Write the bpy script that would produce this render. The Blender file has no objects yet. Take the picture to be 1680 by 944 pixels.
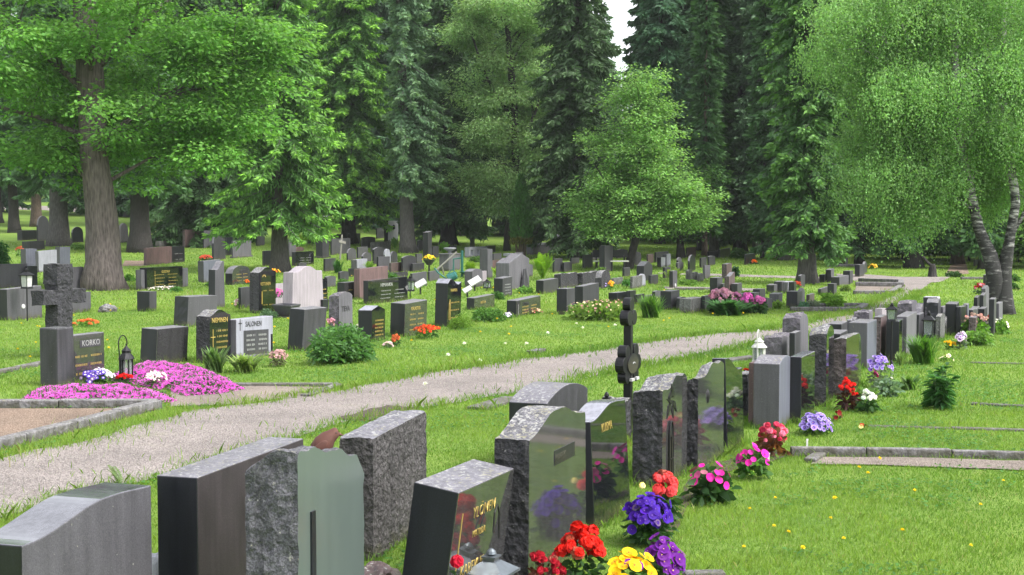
import bpy, bmesh, math, random
import numpy as np
from mathutils import Vector, Matrix, noise as mnoise

random.seed(7)
RNG = np.random.default_rng(11)
scene = bpy.context.scene
COL = scene.collection

# ------------------------------------------------------------------ camera model
F = 2200.0; CX = 840.0; CY = 472.0; HORIZON = 360.0; CAMH = 2.4
PITCH = math.atan((CY - HORIZON) / F)
CP, SP = math.cos(PITCH), math.sin(PITCH)
CAM = Vector((0.0, 0.0, CAMH))
PHI = math.radians(24.0)             # heading of the grave rows
U = (math.sin(PHI), math.cos(PHI))   # along a stone's width
N = (math.cos(PHI), -math.sin(PHI))  # the inscribed face looks this way

def terrain(x, y):
    """gentle lawn, rising behind the graves, more so on the left"""
    x = np.asarray(x, float); y = np.asarray(y, float)
    d = np.maximum(0.0, y - 55.0)
    k = 0.038 + 0.010 * np.clip(-x / 25.0, -1.0, 1.0)
    return d * k * (d / (d + 15.0))

def tz(x, y):
    d = y - 55.0
    if d <= 0: return 0.0
    k = 0.038 + 0.010 * max(-1.0, min(1.0, -x / 25.0))
    return d * k * (d / (d + 15.0))

def ray(px, py):
    a = (px - CX) / F; b = (CY - py) / F
    return Vector((a, CP + b * SP, -SP + b * CP))

def G(px, py, h=0.0):
    """the point of the ground (raised by h) seen at a pixel of the photograph"""
    d = ray(px, py)
    t = 3.0; last = t
    while t < 420:
        p = CAM + d * t
        if p.z <= tz(p.x, p.y) + h: break
        last = t; t *= 1.02
    lo, hi = last, t
    for _ in range(30):
        m = 0.5 * (lo + hi); p = CAM + d * m
        if p.z <= tz(p.x, p.y) + h: hi = m
        else: lo = m
    p = CAM + d * hi
    return Vector((p.x, p.y, p.z - h))

def depth(p):
    return p.y * CP - (p.z - CAMH) * SP

def z_at(p, py):
    """absolute height above p that shows at row py"""
    b = (CY - py) / F
    return CAMH + p.y * (b * CP - SP) / (CP + b * SP)

def x_at(p, px):
    return (px - CX) / F * depth(p)

def side_len(p, px, dx, dy):
    """length along the ground direction (dx,dy) from p until the column px"""
    a = (px - CX) / F; D = depth(p)
    den = dx - a * dy * CP
    if abs(den) < 0.04: den = 0.04 if den >= 0 else -0.04
    return (a * D - p.x) / den

# ------------------------------------------------------------------ materials
MATS = {}
def new_mat(name):
    m = bpy.data.materials.new(name); m.use_nodes = True
    nt = m.node_tree; nt.nodes.clear()
    out = nt.nodes.new('ShaderNodeOutputMaterial')
    b = nt.nodes.new('ShaderNodeBsdfPrincipled')
    nt.links.new(b.outputs['BSDF'], out.inputs['Surface'])
    MATS[name] = m
    return m, nt, b, out

def nd(nt, t, **kw):
    n = nt.nodes.new(t)
    for k, v in kw.items():
        if k in n.inputs: n.inputs[k].default_value = v
        else: setattr(n, k, v)
    return n

def ramp(nt, fac, stops):
    r = nt.nodes.new('ShaderNodeValToRGB')
    e = r.color_ramp.elements
    while len(e) < len(stops): e.new(0.5)
    for i, (p, c) in enumerate(stops):
        e[i].position = p; e[i].color = (c[0], c[1], c[2], 1) if not isinstance(c, (int, float)) else (c, c, c, 1)
    nt.links.new(fac, r.inputs['Fac'])
    return r

def mixc(nt, fac, a, b, mode='MIX'):
    m = nt.nodes.new('ShaderNodeMix'); m.data_type = 'RGBA'; m.blend_type = mode
    for sock, v in ((m.inputs[0], fac), (m.inputs[6], a), (m.inputs[7], b)):
        if hasattr(v, 'links'): nt.links.new(v, sock)
        elif isinstance(v, (int, float)): sock.default_value = v
        else: sock.default_value = (v[0], v[1], v[2], 1)
    return m.outputs[2]

def coords(nt, kind='Object', scale=(1, 1, 1)):
    tc = nt.nodes.new('ShaderNodeTexCoord')
    mp = nt.nodes.new('ShaderNodeMapping'); mp.inputs['Scale'].default_value = scale
    nt.links.new(tc.outputs[kind], mp.inputs['Vector'])
    return mp.outputs['Vector']

def plain(name, c, rough=0.5, metal=0.0, spec=0.5):
    m, nt, b, o = new_mat(name)
    v = coords(nt)
    n = nd(nt, 'ShaderNodeTexNoise', Scale=18.0, Detail=5.0)
    nt.links.new(v, n.inputs['Vector'])
    r = ramp(nt, n.outputs['Fac'], [(0.3, [x * 0.8 for x in c]), (0.7, [min(1, x * 1.15) for x in c])])
    nt.links.new(r.outputs['Color'], b.inputs['Base Color'])
    b.inputs['Roughness'].default_value = rough; b.inputs['Metallic'].default_value = metal
    b.inputs['Specular IOR Level'].default_value = spec
    return m

def granite(name, dark, light, rough=0.4, scale=220.0, bump=0.0, bscale=30.0, lichen=0.0, stain=0.35, spec=0.5, coat=0.0, ior=1.5):
    """speckled stone: mineral grains, rain stains, optional lichen and hewn relief"""
    kf = .46 if max(light) < .14 else .58
    dark = [x * kf * q for x, q in zip(dark, (.97, .97, 1.10))]; light = [x * kf * q for x, q in zip(light, (.97, .97, 1.10))]
    m, nt, b, o = new_mat(name)
    v = coords(nt)
    g = nd(nt, 'ShaderNodeTexNoise', Scale=scale, Detail=3.0, Roughness=0.75)
    nt.links.new(v, g.inputs['Vector'])
    r = ramp(nt, g.outputs['Fac'], [(0.38, dark), (0.52, [(a + c) / 2 for a, c in zip(dark, light)]), (0.66, light)])
    col = r.outputs['Color']
    vs = coords(nt, scale=(3.0, 3.0, 0.9))
    s = nd(nt, 'ShaderNodeTexNoise', Scale=2.2, Detail=6.0, Roughness=0.62)
    nt.links.new(vs, s.inputs['Vector'])
    sr = ramp(nt, s.outputs['Fac'], [(0.30, 1.0 - stain), (0.55, 1.0), (0.8, 1.0 + stain * 0.5)])
    col = mixc(nt, 1.0, col, sr.outputs['Color'], 'MULTIPLY')
    vk = coords(nt, scale=(16.0, 16.0, .8))   # rain streaks
    k = nd(nt, 'ShaderNodeTexNoise', Scale=1.5, Detail=5.0, Roughness=0.6); nt.links.new(vk, k.inputs['Vector'])
    kr = ramp(nt, k.outputs['Fac'], [(.34, 1.0 - stain * .8), (.5, 1.0), (.72, 1.0 + stain * .55)])
    col = mixc(nt, 1.0, col, kr.outputs['Color'], 'MULTIPLY')
    if lichen > 0:
        l = nd(nt, 'ShaderNodeTexNoise', Scale=34.0, Detail=4.0, Roughness=0.6)
        nt.links.new(v, l.inputs['Vector'])
        geo = nt.nodes.new('ShaderNodeNewGeometry')
        sx = nt.nodes.new('ShaderNodeSeparateXYZ'); nt.links.new(geo.outputs['Normal'], sx.inputs[0])
        add = nd(nt, 'ShaderNodeMath', operation='MULTIPLY_ADD'); nt.links.new(sx.outputs['Z'], add.inputs[0])
        add.inputs[1].default_value = 0.10; nt.links.new(l.outputs['Fac'], add.inputs[2])
        lr = ramp(nt, add.outputs[0], [(0.70 - lichen * 0.2, 0.0), (0.76 - lichen * 0.2, 1.0)])
        l2 = nd(nt, 'ShaderNodeTexNoise', Scale=7.0); nt.links.new(v, l2.inputs['Vector'])
        lc = ramp(nt, l2.outputs['Fac'], [(0.45, (0.27, 0.27, 0.265)), (0.65, (0.19, 0.18, 0.12))])
        col = mixc(nt, lr.outputs['Color'], col, lc.outputs['Color'])
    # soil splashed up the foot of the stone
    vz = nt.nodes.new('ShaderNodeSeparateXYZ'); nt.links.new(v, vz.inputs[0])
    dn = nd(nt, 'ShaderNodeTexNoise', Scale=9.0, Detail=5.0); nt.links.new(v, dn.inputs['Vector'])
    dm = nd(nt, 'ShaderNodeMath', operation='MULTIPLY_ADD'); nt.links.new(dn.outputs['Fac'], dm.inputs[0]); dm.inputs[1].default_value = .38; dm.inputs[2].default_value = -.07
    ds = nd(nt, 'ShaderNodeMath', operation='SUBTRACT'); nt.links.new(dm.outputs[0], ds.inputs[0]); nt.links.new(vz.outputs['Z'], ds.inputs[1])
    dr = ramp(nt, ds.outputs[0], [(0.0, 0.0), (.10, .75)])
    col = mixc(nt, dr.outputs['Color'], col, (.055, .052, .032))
    nt.links.new(col, b.inputs['Base Color'])
    rr = nd(nt, 'ShaderNodeMapRange'); rr.inputs[3].default_value = max(0.02, rough * 0.8); rr.inputs[4].default_value = min(1.0, rough * 1.35)
    nt.links.new(s.outputs['Fac'], rr.inputs[0]); nt.links.new(rr.outputs[0], b.inputs['Roughness'])
    b.inputs['Specular IOR Level'].default_value = spec; b.inputs['IOR'].default_value = ior
    if bump > 0:
        h1 = nd(nt, 'ShaderNodeTexNoise', Scale=bscale, Detail=6.0, Roughness=0.65); nt.links.new(v, h1.inputs['Vector'])
        wn = nd(nt, 'ShaderNodeTexNoise', Scale=bscale * .22, Detail=3.0); nt.links.new(v, wn.inputs['Vector'])
        wv = nd(nt, 'ShaderNodeVectorMath', operation='MULTIPLY_ADD'); nt.links.new(wn.outputs['Color'], wv.inputs[0]); wv.inputs[1].default_value = (.16, .16, .16); nt.links.new(v, wv.inputs[2])
        h2 = nd(nt, 'ShaderNodeTexVoronoi', Scale=bscale * 0.45); nt.links.new(wv.outputs[0], h2.inputs['Vector'])
        ad = nd(nt, 'ShaderNodeMath', operation='ADD'); nt.links.new(h1.outputs['Fac'], ad.inputs[0]); nt.links.new(h2.outputs['Distance'], ad.inputs[1])
        bp = nd(nt, 'ShaderNodeBump', Strength=min(1.0, bump), Distance=0.03)
        nt.links.new(ad.outputs[0], bp.inputs['Height']); nt.links.new(bp.outputs['Normal'], b.inputs['Normal'])
    if coat:
        b.inputs['Coat Weight'].default_value = coat; b.inputs['Coat Roughness'].default_value = 0.03
    return m

# polished fronts, honed ends, hewn sides, weathered tops
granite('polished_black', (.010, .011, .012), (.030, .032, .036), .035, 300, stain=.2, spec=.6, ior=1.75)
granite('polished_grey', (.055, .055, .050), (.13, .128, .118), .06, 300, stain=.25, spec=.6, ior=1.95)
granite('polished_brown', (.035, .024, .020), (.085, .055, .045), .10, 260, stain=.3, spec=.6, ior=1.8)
granite('satin_lawn_reflection', (.098, .128, .105), (.168, .208, .178), .28, 420, stain=.07, spec=.6, ior=1.8)  # green of the reflected lawn is mixed into the base colour
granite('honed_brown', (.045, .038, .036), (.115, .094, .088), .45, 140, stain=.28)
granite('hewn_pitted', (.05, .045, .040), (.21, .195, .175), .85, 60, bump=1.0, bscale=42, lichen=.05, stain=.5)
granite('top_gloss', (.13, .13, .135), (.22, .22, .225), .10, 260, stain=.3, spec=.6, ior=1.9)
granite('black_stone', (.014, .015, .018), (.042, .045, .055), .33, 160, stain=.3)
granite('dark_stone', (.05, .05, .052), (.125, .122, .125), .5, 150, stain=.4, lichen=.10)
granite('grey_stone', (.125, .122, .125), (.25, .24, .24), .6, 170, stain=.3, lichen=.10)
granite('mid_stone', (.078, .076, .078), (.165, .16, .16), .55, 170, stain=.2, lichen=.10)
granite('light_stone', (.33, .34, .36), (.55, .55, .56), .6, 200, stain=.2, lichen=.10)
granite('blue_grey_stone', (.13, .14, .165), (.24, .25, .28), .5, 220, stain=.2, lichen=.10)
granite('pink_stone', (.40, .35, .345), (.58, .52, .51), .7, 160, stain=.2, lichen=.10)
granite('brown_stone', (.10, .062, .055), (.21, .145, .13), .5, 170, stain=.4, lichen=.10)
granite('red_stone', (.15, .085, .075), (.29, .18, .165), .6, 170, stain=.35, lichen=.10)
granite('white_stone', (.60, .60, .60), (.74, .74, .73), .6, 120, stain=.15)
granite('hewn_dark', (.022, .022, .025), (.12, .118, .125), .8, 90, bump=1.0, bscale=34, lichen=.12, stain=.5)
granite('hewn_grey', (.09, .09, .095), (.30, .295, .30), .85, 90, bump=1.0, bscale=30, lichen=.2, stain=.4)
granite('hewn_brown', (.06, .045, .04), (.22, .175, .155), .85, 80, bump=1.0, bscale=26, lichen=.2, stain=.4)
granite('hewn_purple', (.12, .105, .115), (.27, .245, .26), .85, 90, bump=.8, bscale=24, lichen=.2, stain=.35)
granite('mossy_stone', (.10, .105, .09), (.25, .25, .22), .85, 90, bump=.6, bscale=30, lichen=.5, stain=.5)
granite('top_sky_reflection', (.32, .32, .34), (.39, .39, .41), .05, 260, stain=.3, spec=.6, ior=1.95)  # sky reflection on polished black tops, put into a pale base colour
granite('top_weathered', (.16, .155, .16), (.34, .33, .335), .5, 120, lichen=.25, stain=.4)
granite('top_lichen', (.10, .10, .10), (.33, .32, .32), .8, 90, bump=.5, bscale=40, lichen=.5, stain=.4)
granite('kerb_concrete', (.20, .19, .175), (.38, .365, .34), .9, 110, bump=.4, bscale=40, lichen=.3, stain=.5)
plain('gold', (.62, .45, .13), .35, .6)
plain('silver_letter', (.40, .40, .40), .4, .4)
plain('dark_letter', (.02, .02, .022), .5)
plain('dark_metal', (.018, .018, .02), .4, .6)
plain('zinc', (.13, .15, .17), .42, .6)
plain('white_paint', (.46, .46, .43), .5)
plain('teal_paint', (.02, .12, .105), .4)
plain('clay', (.075, .026, .018), .8)
plain('old_wood', (.22, .21, .19), .8)
plain('candle_red', (.50, .02, .02), .3)
plain('soil', (.05, .036, .026), .95)
plain('white_cup', (.42, .42, .42), .4)
m, nt, b, o = new_mat('lantern_glass')
b.inputs['Base Color'].default_value = (.55, .60, .60, 1); b.inputs['Roughness'].default_value = .08
b.inputs['Transmission Weight'].default_value = .75; b.inputs['IOR'].default_value = 1.1

def veg_mat(name, trans, rough=0.55, spec=0.25):
    m, nt, b, o = new_mat(name)
    a = nt.nodes.new('ShaderNodeAttribute'); a.attribute_name = 'Col'
    nt.links.new(a.outputs['Color'], b.inputs['Base Color'])
    b.inputs['Roughness'].default_value = rough; b.inputs['Specular IOR Level'].default_value = spec
    t = nt.nodes.new('ShaderNodeBsdfTranslucent')
    tc = mixc(nt, 1.0, a.outputs['Color'], (1.25, 1.35, .7), 'MULTIPLY')
    nt.links.new(tc, t.inputs['Color'])
    mx = nt.nodes.new('ShaderNodeMixShader'); mx.inputs[0].default_value = trans
    nt.links.new(b.outputs['BSDF'], mx.inputs[1]); nt.links.new(t.outputs['BSDF'], mx.inputs[2])
    nt.links.new(mx.outputs[0], o.inputs['Surface'])
    return m
veg_mat('leaf', .45)
veg_mat('needle', .25, .6)
veg_mat('grass_blade', .5, .5)
m = veg_mat('petal', .2, .6, .15)

def bark(name, c1, c2, vscale=(9, 9, 1.3), bump=1.0):
    m, nt, b, o = new_mat(name)
    v = coords(nt, scale=vscale)
    n = nd(nt, 'ShaderNodeTexNoise', Scale=2.6, Detail=8.0, Roughness=0.7); nt.links.new(v, n.inputs['Vector'])
    w = nd(nt, 'ShaderNodeTexVoronoi', Scale=3.2); nt.links.new(v, w.inputs['Vector'])
    ad = nd(nt, 'ShaderNodeMath', operation='MULTIPLY_ADD'); nt.links.new(w.outputs['Distance'], ad.inputs[0]); ad.inputs[1].default_value = .5; nt.links.new(n.outputs['Fac'], ad.inputs[2])
    r = ramp(nt, ad.outputs[0], [(0.4, c1), (0.95, c2)])
    nt.links.new(r.outputs['Color'], b.inputs['Base Color'])
    b.inputs['Roughness'].default_value = .9
    bp = nd(nt, 'ShaderNodeBump', Strength=bump, Distance=0.06)
    nt.links.new(ad.outputs[0], bp.inputs['Height']); nt.links.new(bp.outputs['Normal'], b.inputs['Normal'])
    return m
bark('bark_old', (.030, .024, .023), (.135, .110, .105), (5, 5, .9))
bark('bark_dark', (.008, .007, .007), (.036, .031, .03))
bark('bark_grey', (.025, .023, .023), (.10, .092, .09))
bark('bark_brown', (.03, .022, .017), (.12, .085, .065))
# birch: white skin with black bands, nearly black and fissured at the foot
m, nt, b, o = new_mat('bark_birch')
v = coords(nt, scale=(2, 2, 9))
n = nd(nt, 'ShaderNodeTexNoise', Scale=1.6, Detail=6.0, Roughness=.7); nt.links.new(v, n.inputs['Vector'])
v2 = coords(nt)
sx = nt.nodes.new('ShaderNodeSeparateXYZ'); nt.links.new(v2, sx.inputs[0])
mr = nd(nt, 'ShaderNodeMapRange'); mr.inputs[1].default_value = 1.0; mr.inputs[2].default_value = 4.5; mr.inputs[3].default_value = -.13; mr.inputs[4].default_value = .13
nt.links.new(sx.outputs['Z'], mr.inputs[0])
ad = nd(nt, 'ShaderNodeMath', operation='ADD'); nt.links.new(n.outputs['Fac'], ad.inputs[0]); nt.links.new(mr.outputs[0], ad.inputs[1])
r = ramp(nt, ad.outputs[0], [(0.42, (.02, .019, .02)), (0.52, (.13, .125, .125)), (0.62, (.42, .41, .40))])
nt.links.new(r.outputs['Color'], b.inputs['Base Color']); b.inputs['Roughness'].default_value = .8
bp = nd(nt, 'ShaderNodeBump', Strength=.8, Distance=.04); nt.links.new(n.outputs['Fac'], bp.inputs['Height']); nt.links.new(bp.outputs['Normal'], b.inputs['Normal'])

# ------------------------------------------------------------------ tagging
def tag(o, label, cat, group=None, kind=None):
    o['label'] = label; o['category'] = cat
    if group: o['group'] = group
    if kind: o['kind'] = kind
    return o

def link(name, me, loc=(0, 0, 0), rz=0.0, parent=None, mats=()):
    o = bpy.data.objects.new(name, me); COL.objects.link(o)
    o.location = loc; o.rotation_euler = (0, 0, rz)
    if parent: o.parent = parent
    for mm in mats: me.materials.append(MATS[mm])
    return o

def empty(name, loc, rz=0.0):
    o = bpy.data.objects.new(name, None); COL.objects.link(o)
    o.location = loc; o.rotation_euler = (0, 0, rz); o.empty_display_size = .2
    return o

def mesh_np(name, V, polys_n, faces_flat, col=None, smooth=False):
    """mesh from arrays; polys_n: vertices per face (int or array)"""
    me = bpy.data.meshes.new(name)
    V = np.asarray(V, np.float32); faces_flat = np.asarray(faces_flat, np.int32)
    if isinstance(polys_n, int):
        nf = len(faces_flat) // polys_n
        starts = np.arange(nf, dtype=np.int32) * polys_n
    else:
        polys_n = np.asarray(polys_n, np.int32); nf = len(polys_n)
        starts = np.concatenate([[0], np.cumsum(polys_n)[:-1]]).astype(np.int32)
    me.vertices.add(len(V)); me.vertices.foreach_set('co', V.ravel())
    me.loops.add(len(faces_flat)); me.loops.foreach_set('vertex_index', faces_flat)
    me.polygons.add(nf); me.polygons.foreach_set('loop_start', starts)
    if smooth: me.polygons.foreach_set('use_smooth', np.ones(nf, bool))
    if col is not None:
        a = me.color_attributes.new('Col', 'FLOAT_COLOR', 'POINT')
        c = np.ones((len(V), 4), np.float32); c[:, :3] = col
        a.data.foreach_set('color', c.ravel())
    me.update(calc_edges=True); me.validate()
    return me

class MB:
    """collects boxes, tubes and lathes into one mesh"""
    def __init__(s): s.v = []; s.f = []; s.mi = []
    def add(s, vs, fs, mi=0):
        k = len(s.v); s.v += [tuple(p) for p in vs]
        for f in fs: s.f.append([i + k for i in f]); s.mi.append(mi)
    def box(s, c, size, mi=0, rz=0.0, taper=1.0):
        x, y, z = (a / 2 for a in size); P = []
        cs, sn = math.cos(rz), math.sin(rz)
        for dz in (-1, 1):
            t = taper if dz > 0 else 1.0
            for dx, dy in ((-1, -1), (1, -1), (1, 1), (-1, 1)):
                X, Y = dx * x * t, dy * y * t
                P.append((c[0] + X * cs - Y * sn, c[1] + X * sn + Y * cs, c[2] + dz * z))
        s.add(P, [(3, 2, 1, 0), (4, 5, 6, 7), (0, 1, 5, 4), (1, 2, 6, 5), (2, 3, 7, 6), (3, 0, 4, 7)], mi)
    def lathe(s, c, prof, n=12, mi=0, axis='z'):
        P = []; Fc = []
        for r, z in prof:
            for i in range(n):
                a = 2 * math.pi * i / n
                q = (r * math.cos(a), r * math.sin(a), z)
                if axis == 'y': q = (q[0], q[2], q[1])
                P.append((c[0] + q[0], c[1] + q[1], c[2] + q[2]))
        for j in range(len(prof) - 1):
            for i in range(n):
                Fc.append((j * n + i, j * n + (i + 1) % n, (j + 1) * n + (i + 1) % n, (j + 1) * n + i))
        Fc.append(tuple(range(n - 1, -1, -1))); Fc.append(tuple((len(prof) - 1) * n + i for i in range(n)))
        s.add(P, Fc, mi)
    def tube(s, pts, rad, n=8, mi=0):
        pts = [Vector(p) for p in pts]
        rr = rad if isinstance(rad, (list, tuple)) else [rad] * len(pts)
        P = []; Fc = []; up = None
        for i, p in enumerate(pts):
            t = (pts[min(i + 1, len(pts) - 1)] - pts[max(i - 1, 0)])
            if t.length < 1e-9: t = Vector((0, 0, 1))
            t.normalize()
            if up is None:
                up = Vector((1, 0, 0)) if abs(t.x) < .8 else Vector((0, 1, 0))
            a = (up - t * up.dot(t)).normalized(); up = a; bb = t.cross(a)
            for k in range(n):
                th = 2 * math.pi * k / n
                P.append(p + (a * math.cos(th) + bb * math.sin(th)) * rr[i])
        for j in range(len(pts) - 1):
            for k in range(n):
                Fc.append((j * n + k, j * n + (k + 1) % n, (j + 1) * n + (k + 1) % n, (j + 1) * n + k))
        Fc.append(tuple(range(n - 1, -1, -1))); Fc.append(tuple((len(pts) - 1) * n + k for k in range(n)))
        s.add(P, Fc, mi)
    def build(s, name, mats, parent=None, loc=(0, 0, 0), rz=0.0, smooth=False, bevel=0.0):
        me = bpy.data.meshes.new(name); me.from_pydata(s.v, [], s.f)
        if isinstance(mats, str): mats = [mats]
        o = link(name, me, loc, rz, parent, mats)
        for p, i in zip(me.polygons, s.mi): p.material_index = i; p.use_smooth = smooth
        if bevel:
            b = o.modifiers.new('edge', 'BEVEL'); b.width = bevel; b.segments = 2; b.limit_method = 'ANGLE'
        return o
# ------------------------------------------------------------------ gravestones
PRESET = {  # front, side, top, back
 'P': ('polished_black', 'black_stone', 'top_sky_reflection', 'black_stone'),
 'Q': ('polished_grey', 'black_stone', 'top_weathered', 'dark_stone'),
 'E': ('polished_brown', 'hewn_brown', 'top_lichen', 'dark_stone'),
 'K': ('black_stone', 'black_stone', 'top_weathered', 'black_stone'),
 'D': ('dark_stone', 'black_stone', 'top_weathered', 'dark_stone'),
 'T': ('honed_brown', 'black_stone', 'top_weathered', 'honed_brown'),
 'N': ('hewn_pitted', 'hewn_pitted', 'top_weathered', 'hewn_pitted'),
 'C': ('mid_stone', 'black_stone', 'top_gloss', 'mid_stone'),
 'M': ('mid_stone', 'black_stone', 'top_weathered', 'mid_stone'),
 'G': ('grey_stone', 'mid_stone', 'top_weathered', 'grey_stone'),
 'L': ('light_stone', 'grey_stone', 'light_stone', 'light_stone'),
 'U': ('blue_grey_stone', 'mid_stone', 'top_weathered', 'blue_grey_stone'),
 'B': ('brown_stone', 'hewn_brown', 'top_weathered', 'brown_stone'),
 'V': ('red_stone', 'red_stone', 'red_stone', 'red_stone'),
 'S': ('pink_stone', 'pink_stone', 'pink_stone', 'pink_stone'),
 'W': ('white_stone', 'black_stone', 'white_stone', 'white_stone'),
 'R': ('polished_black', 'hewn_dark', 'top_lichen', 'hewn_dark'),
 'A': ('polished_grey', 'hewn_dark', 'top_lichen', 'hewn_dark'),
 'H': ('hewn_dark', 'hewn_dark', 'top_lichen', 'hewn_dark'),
 'Y': ('satin_lawn_reflection', 'hewn_grey', 'hewn_grey', 'hewn_grey'),
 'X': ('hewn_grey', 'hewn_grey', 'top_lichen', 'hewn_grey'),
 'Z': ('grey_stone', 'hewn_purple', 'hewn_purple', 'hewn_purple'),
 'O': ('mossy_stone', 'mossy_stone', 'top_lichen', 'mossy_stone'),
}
def sm(a, b, x):
    t = max(0.0, min(1.0, (x - a) / (b - a))); return t * t * (3 - 2 * t)
SHAPES = {
 'flat': lambda s: 1.0,
 'up': lambda s: 1.0 + .05 * s,
 'down': lambda s: 1.0 - .06 * s,
 'arc': lambda s: 1.0 + .09 * math.sin(math.pi * s),
 'bow': lambda s: 1.0 + .16 * math.sin(math.pi * s) ** .8,
 'round': lambda s: .62 + .38 * math.sqrt(max(0, 1 - (2 * s - 1) ** 2)),
 'gable': lambda s: 1.0 + .13 * (1 - abs(2 * s - 1)),
 'house': lambda s: 1.0 + .30 * (1 - abs(2 * s - 1)),
 'shoulder': lambda s: 1.0 + .12 * sm(.15, .42, s) * sm(.85, .58, s) if True else 1,
 'wave': lambda s: 1.0 + .11 * sm(.05, .62, s) - .02 * sm(.7, 1, s),
 'crest': lambda s: 1.0 + .13 * sm(.0, .45, s) - .10 * sm(.52, .95, s),
 'fall': lambda s: 1.0 - .16 * sm(.1, .8, s),
 'spike': lambda s: 1.0 + .22 * sm(.2, .95, s),
 'horn': lambda s: 1.0 + .10 * sm(.0, .2, s) - .14 * sm(.25, .75, s) + .05 * sm(.75, 1, s),
 'jag': lambda s: 1.0 + .10 * sm(0, .4, s) - .04 * sm(.4, .7, s) - .10 * sm(.7, 1.0, s) + .02 * math.sin(17 * s),
 'jagup': lambda s: .93 + .12 * sm(0, .75, s) - .07 * sm(.85, 1.0, s) + .02 * math.sin(13 * s + 1),
 'jagd': lambda s: 1.0 + .003 * math.sin(31 * s) - .045 * sm(.15, .5, s) - .055 * sm(.55, .8, s) - .09 * sm(.86, 1.0, s),
 'slab': lambda s: 1.0 + .03 * math.sin(9 * s) + .02 * math.sin(23 * s),
}
def stone_mesh(name, W, T, H, top, nx, ny, nz, amp=0.0, rough='', taper=0.0, seed=0, mats=None, tdepth=0.0, back=0.0):
    idx = {}; V = []; Fc = []; MI = []
    H0 = -.14
    def vert(i, j, k):
        key = (i, j, k)
        if key in idx: return idx[key]
        s = i / nx; tt = j / ny; r = k / nz
        zt = H * top(s) * (1 - back * sm(.25, 1.0, tt) ** 1.6)
        z = H0 + (zt - H0) * r
        w = W * (1 + taper * (1 - max(0.0, z) / H))
        th = T * (1 + tdepth * (1 - max(0.0, z) / H))
        p = Vector(((s - .5) * w, (tt - .5) * th, z))
        if amp:
            n = Vector((0, 0, 0))
            if i == 0 and 's' in rough: n.x -= 1
            if i == nx and 's' in rough: n.x += 1
            if k == nz and 't' in rough: n.z += 1
            if j == ny and 'b' in rough: n.y += 1
            if j == 0 and 'f' in rough: n.y -= 1
            if n.length > 0:
                n.normalize()
                q = p + Vector((seed * 3.7, seed * 1.3, seed * .7))
                d = mnoise.fractal(q * 7.0, .8, 2.0, 3) * .75 + (mnoise.noise(q * 22.0)) * .45
                edge = .55 if j in (0, ny) and not ('f' in rough and j == 0) else 1.0
                d = d * amp * edge - amp * .25
                if j in (0, ny) and (i in (0, nx)) and k == nz: d -= amp * .6
                p += n * d
        idx[key] = len(V); V.append(p); return idx[key]
    def face(a, m): Fc.append(a); MI.append(m)
    for i in range(nx):
        for k in range(nz):
            face((vert(i, 0, k), vert(i + 1, 0, k), vert(i + 1, 0, k + 1), vert(i, 0, k + 1)), 0)
            face((vert(i + 1, ny, k), vert(i, ny, k), vert(i, ny, k + 1), vert(i + 1, ny, k + 1)), 3)
    for j in range(ny):
        for k in range(nz):
            face((vert(0, j + 1, k), vert(0, j, k), vert(0, j, k + 1), vert(0, j + 1, k + 1)), 1)
            face((vert(nx, j, k), vert(nx, j + 1, k), vert(nx, j + 1, k + 1), vert(nx, j, k + 1)), 1)
        for i in range(nx):
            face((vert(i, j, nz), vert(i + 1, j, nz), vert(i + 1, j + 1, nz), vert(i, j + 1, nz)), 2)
    me = bpy.data.meshes.new(name); me.from_pydata([tuple(v) for v in V], [], Fc)
    for p, mi in zip(me.polygons, MI): p.material_index = mi
    for mm in mats: me.materials.append(MATS[mm])
    return me

REG = {}
SEED = [0]
def add_text(parent, W, T, H, txt, s, t, size, mat, name='lettering', off=.002, ext=.0015, bold=0.0, sx=1.0, align='LEFT'):
    c = bpy.data.curves.new(name, 'FONT'); c.body = txt; c.size = size; c.extrude = ext; c.offset = bold; c.align_x = align
    c.resolution_u = 2
    tmp = bpy.data.objects.new(name, c); COL.objects.link(tmp)
    me = bpy.data.meshes.new_from_object(tmp.evaluated_get(bpy.context.evaluated_depsgraph_get()))
    bpy.data.objects.remove(tmp); me.name = name
    me.materials.clear(); me.materials.append(MATS[mat])
    o = bpy.data.objects.new(name, me); COL.objects.link(o); o.parent = parent
    o.location = ((s - .5) * W, -T / 2 - off, H * t); o.rotation_euler = (math.pi / 2, 0, 0); o.scale = (sx, 1, 1)
    return o

def add_rows(parent, W, T, H, n, mat, s0=.22, s1=.85, t0=.62, t1=.2, hh=.02, two=False):
    """weathered rows of letters, too worn to read: short raised strokes"""
    b = MB(); r = random.Random(int(W * 1000 + n))
    for i in range(n):
        t = t0 + (t1 - t0) * i / max(1, n - 1)
        for (a, e) in (((s0, s1),) if not two else ((s0, (s0 + s1) / 2 - .04), ((s0 + s1) / 2 + .04, s1))):
            x = (a - .5) * W + r.uniform(0, .1) * W * (e - a); xe = (e - .5) * W - r.uniform(0, .12) * W * (e - a)
            while x < xe:
                w = hh * r.uniform(.25, .7)
                b.box((x + w / 2, -T / 2 - .001, H * t), (w * .55, .003, hh * r.uniform(.75, 1.0)))
                x += w + hh * (.18 if r.random() < .85 else .7)
    return b.build('lettering', mat, parent)

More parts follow.
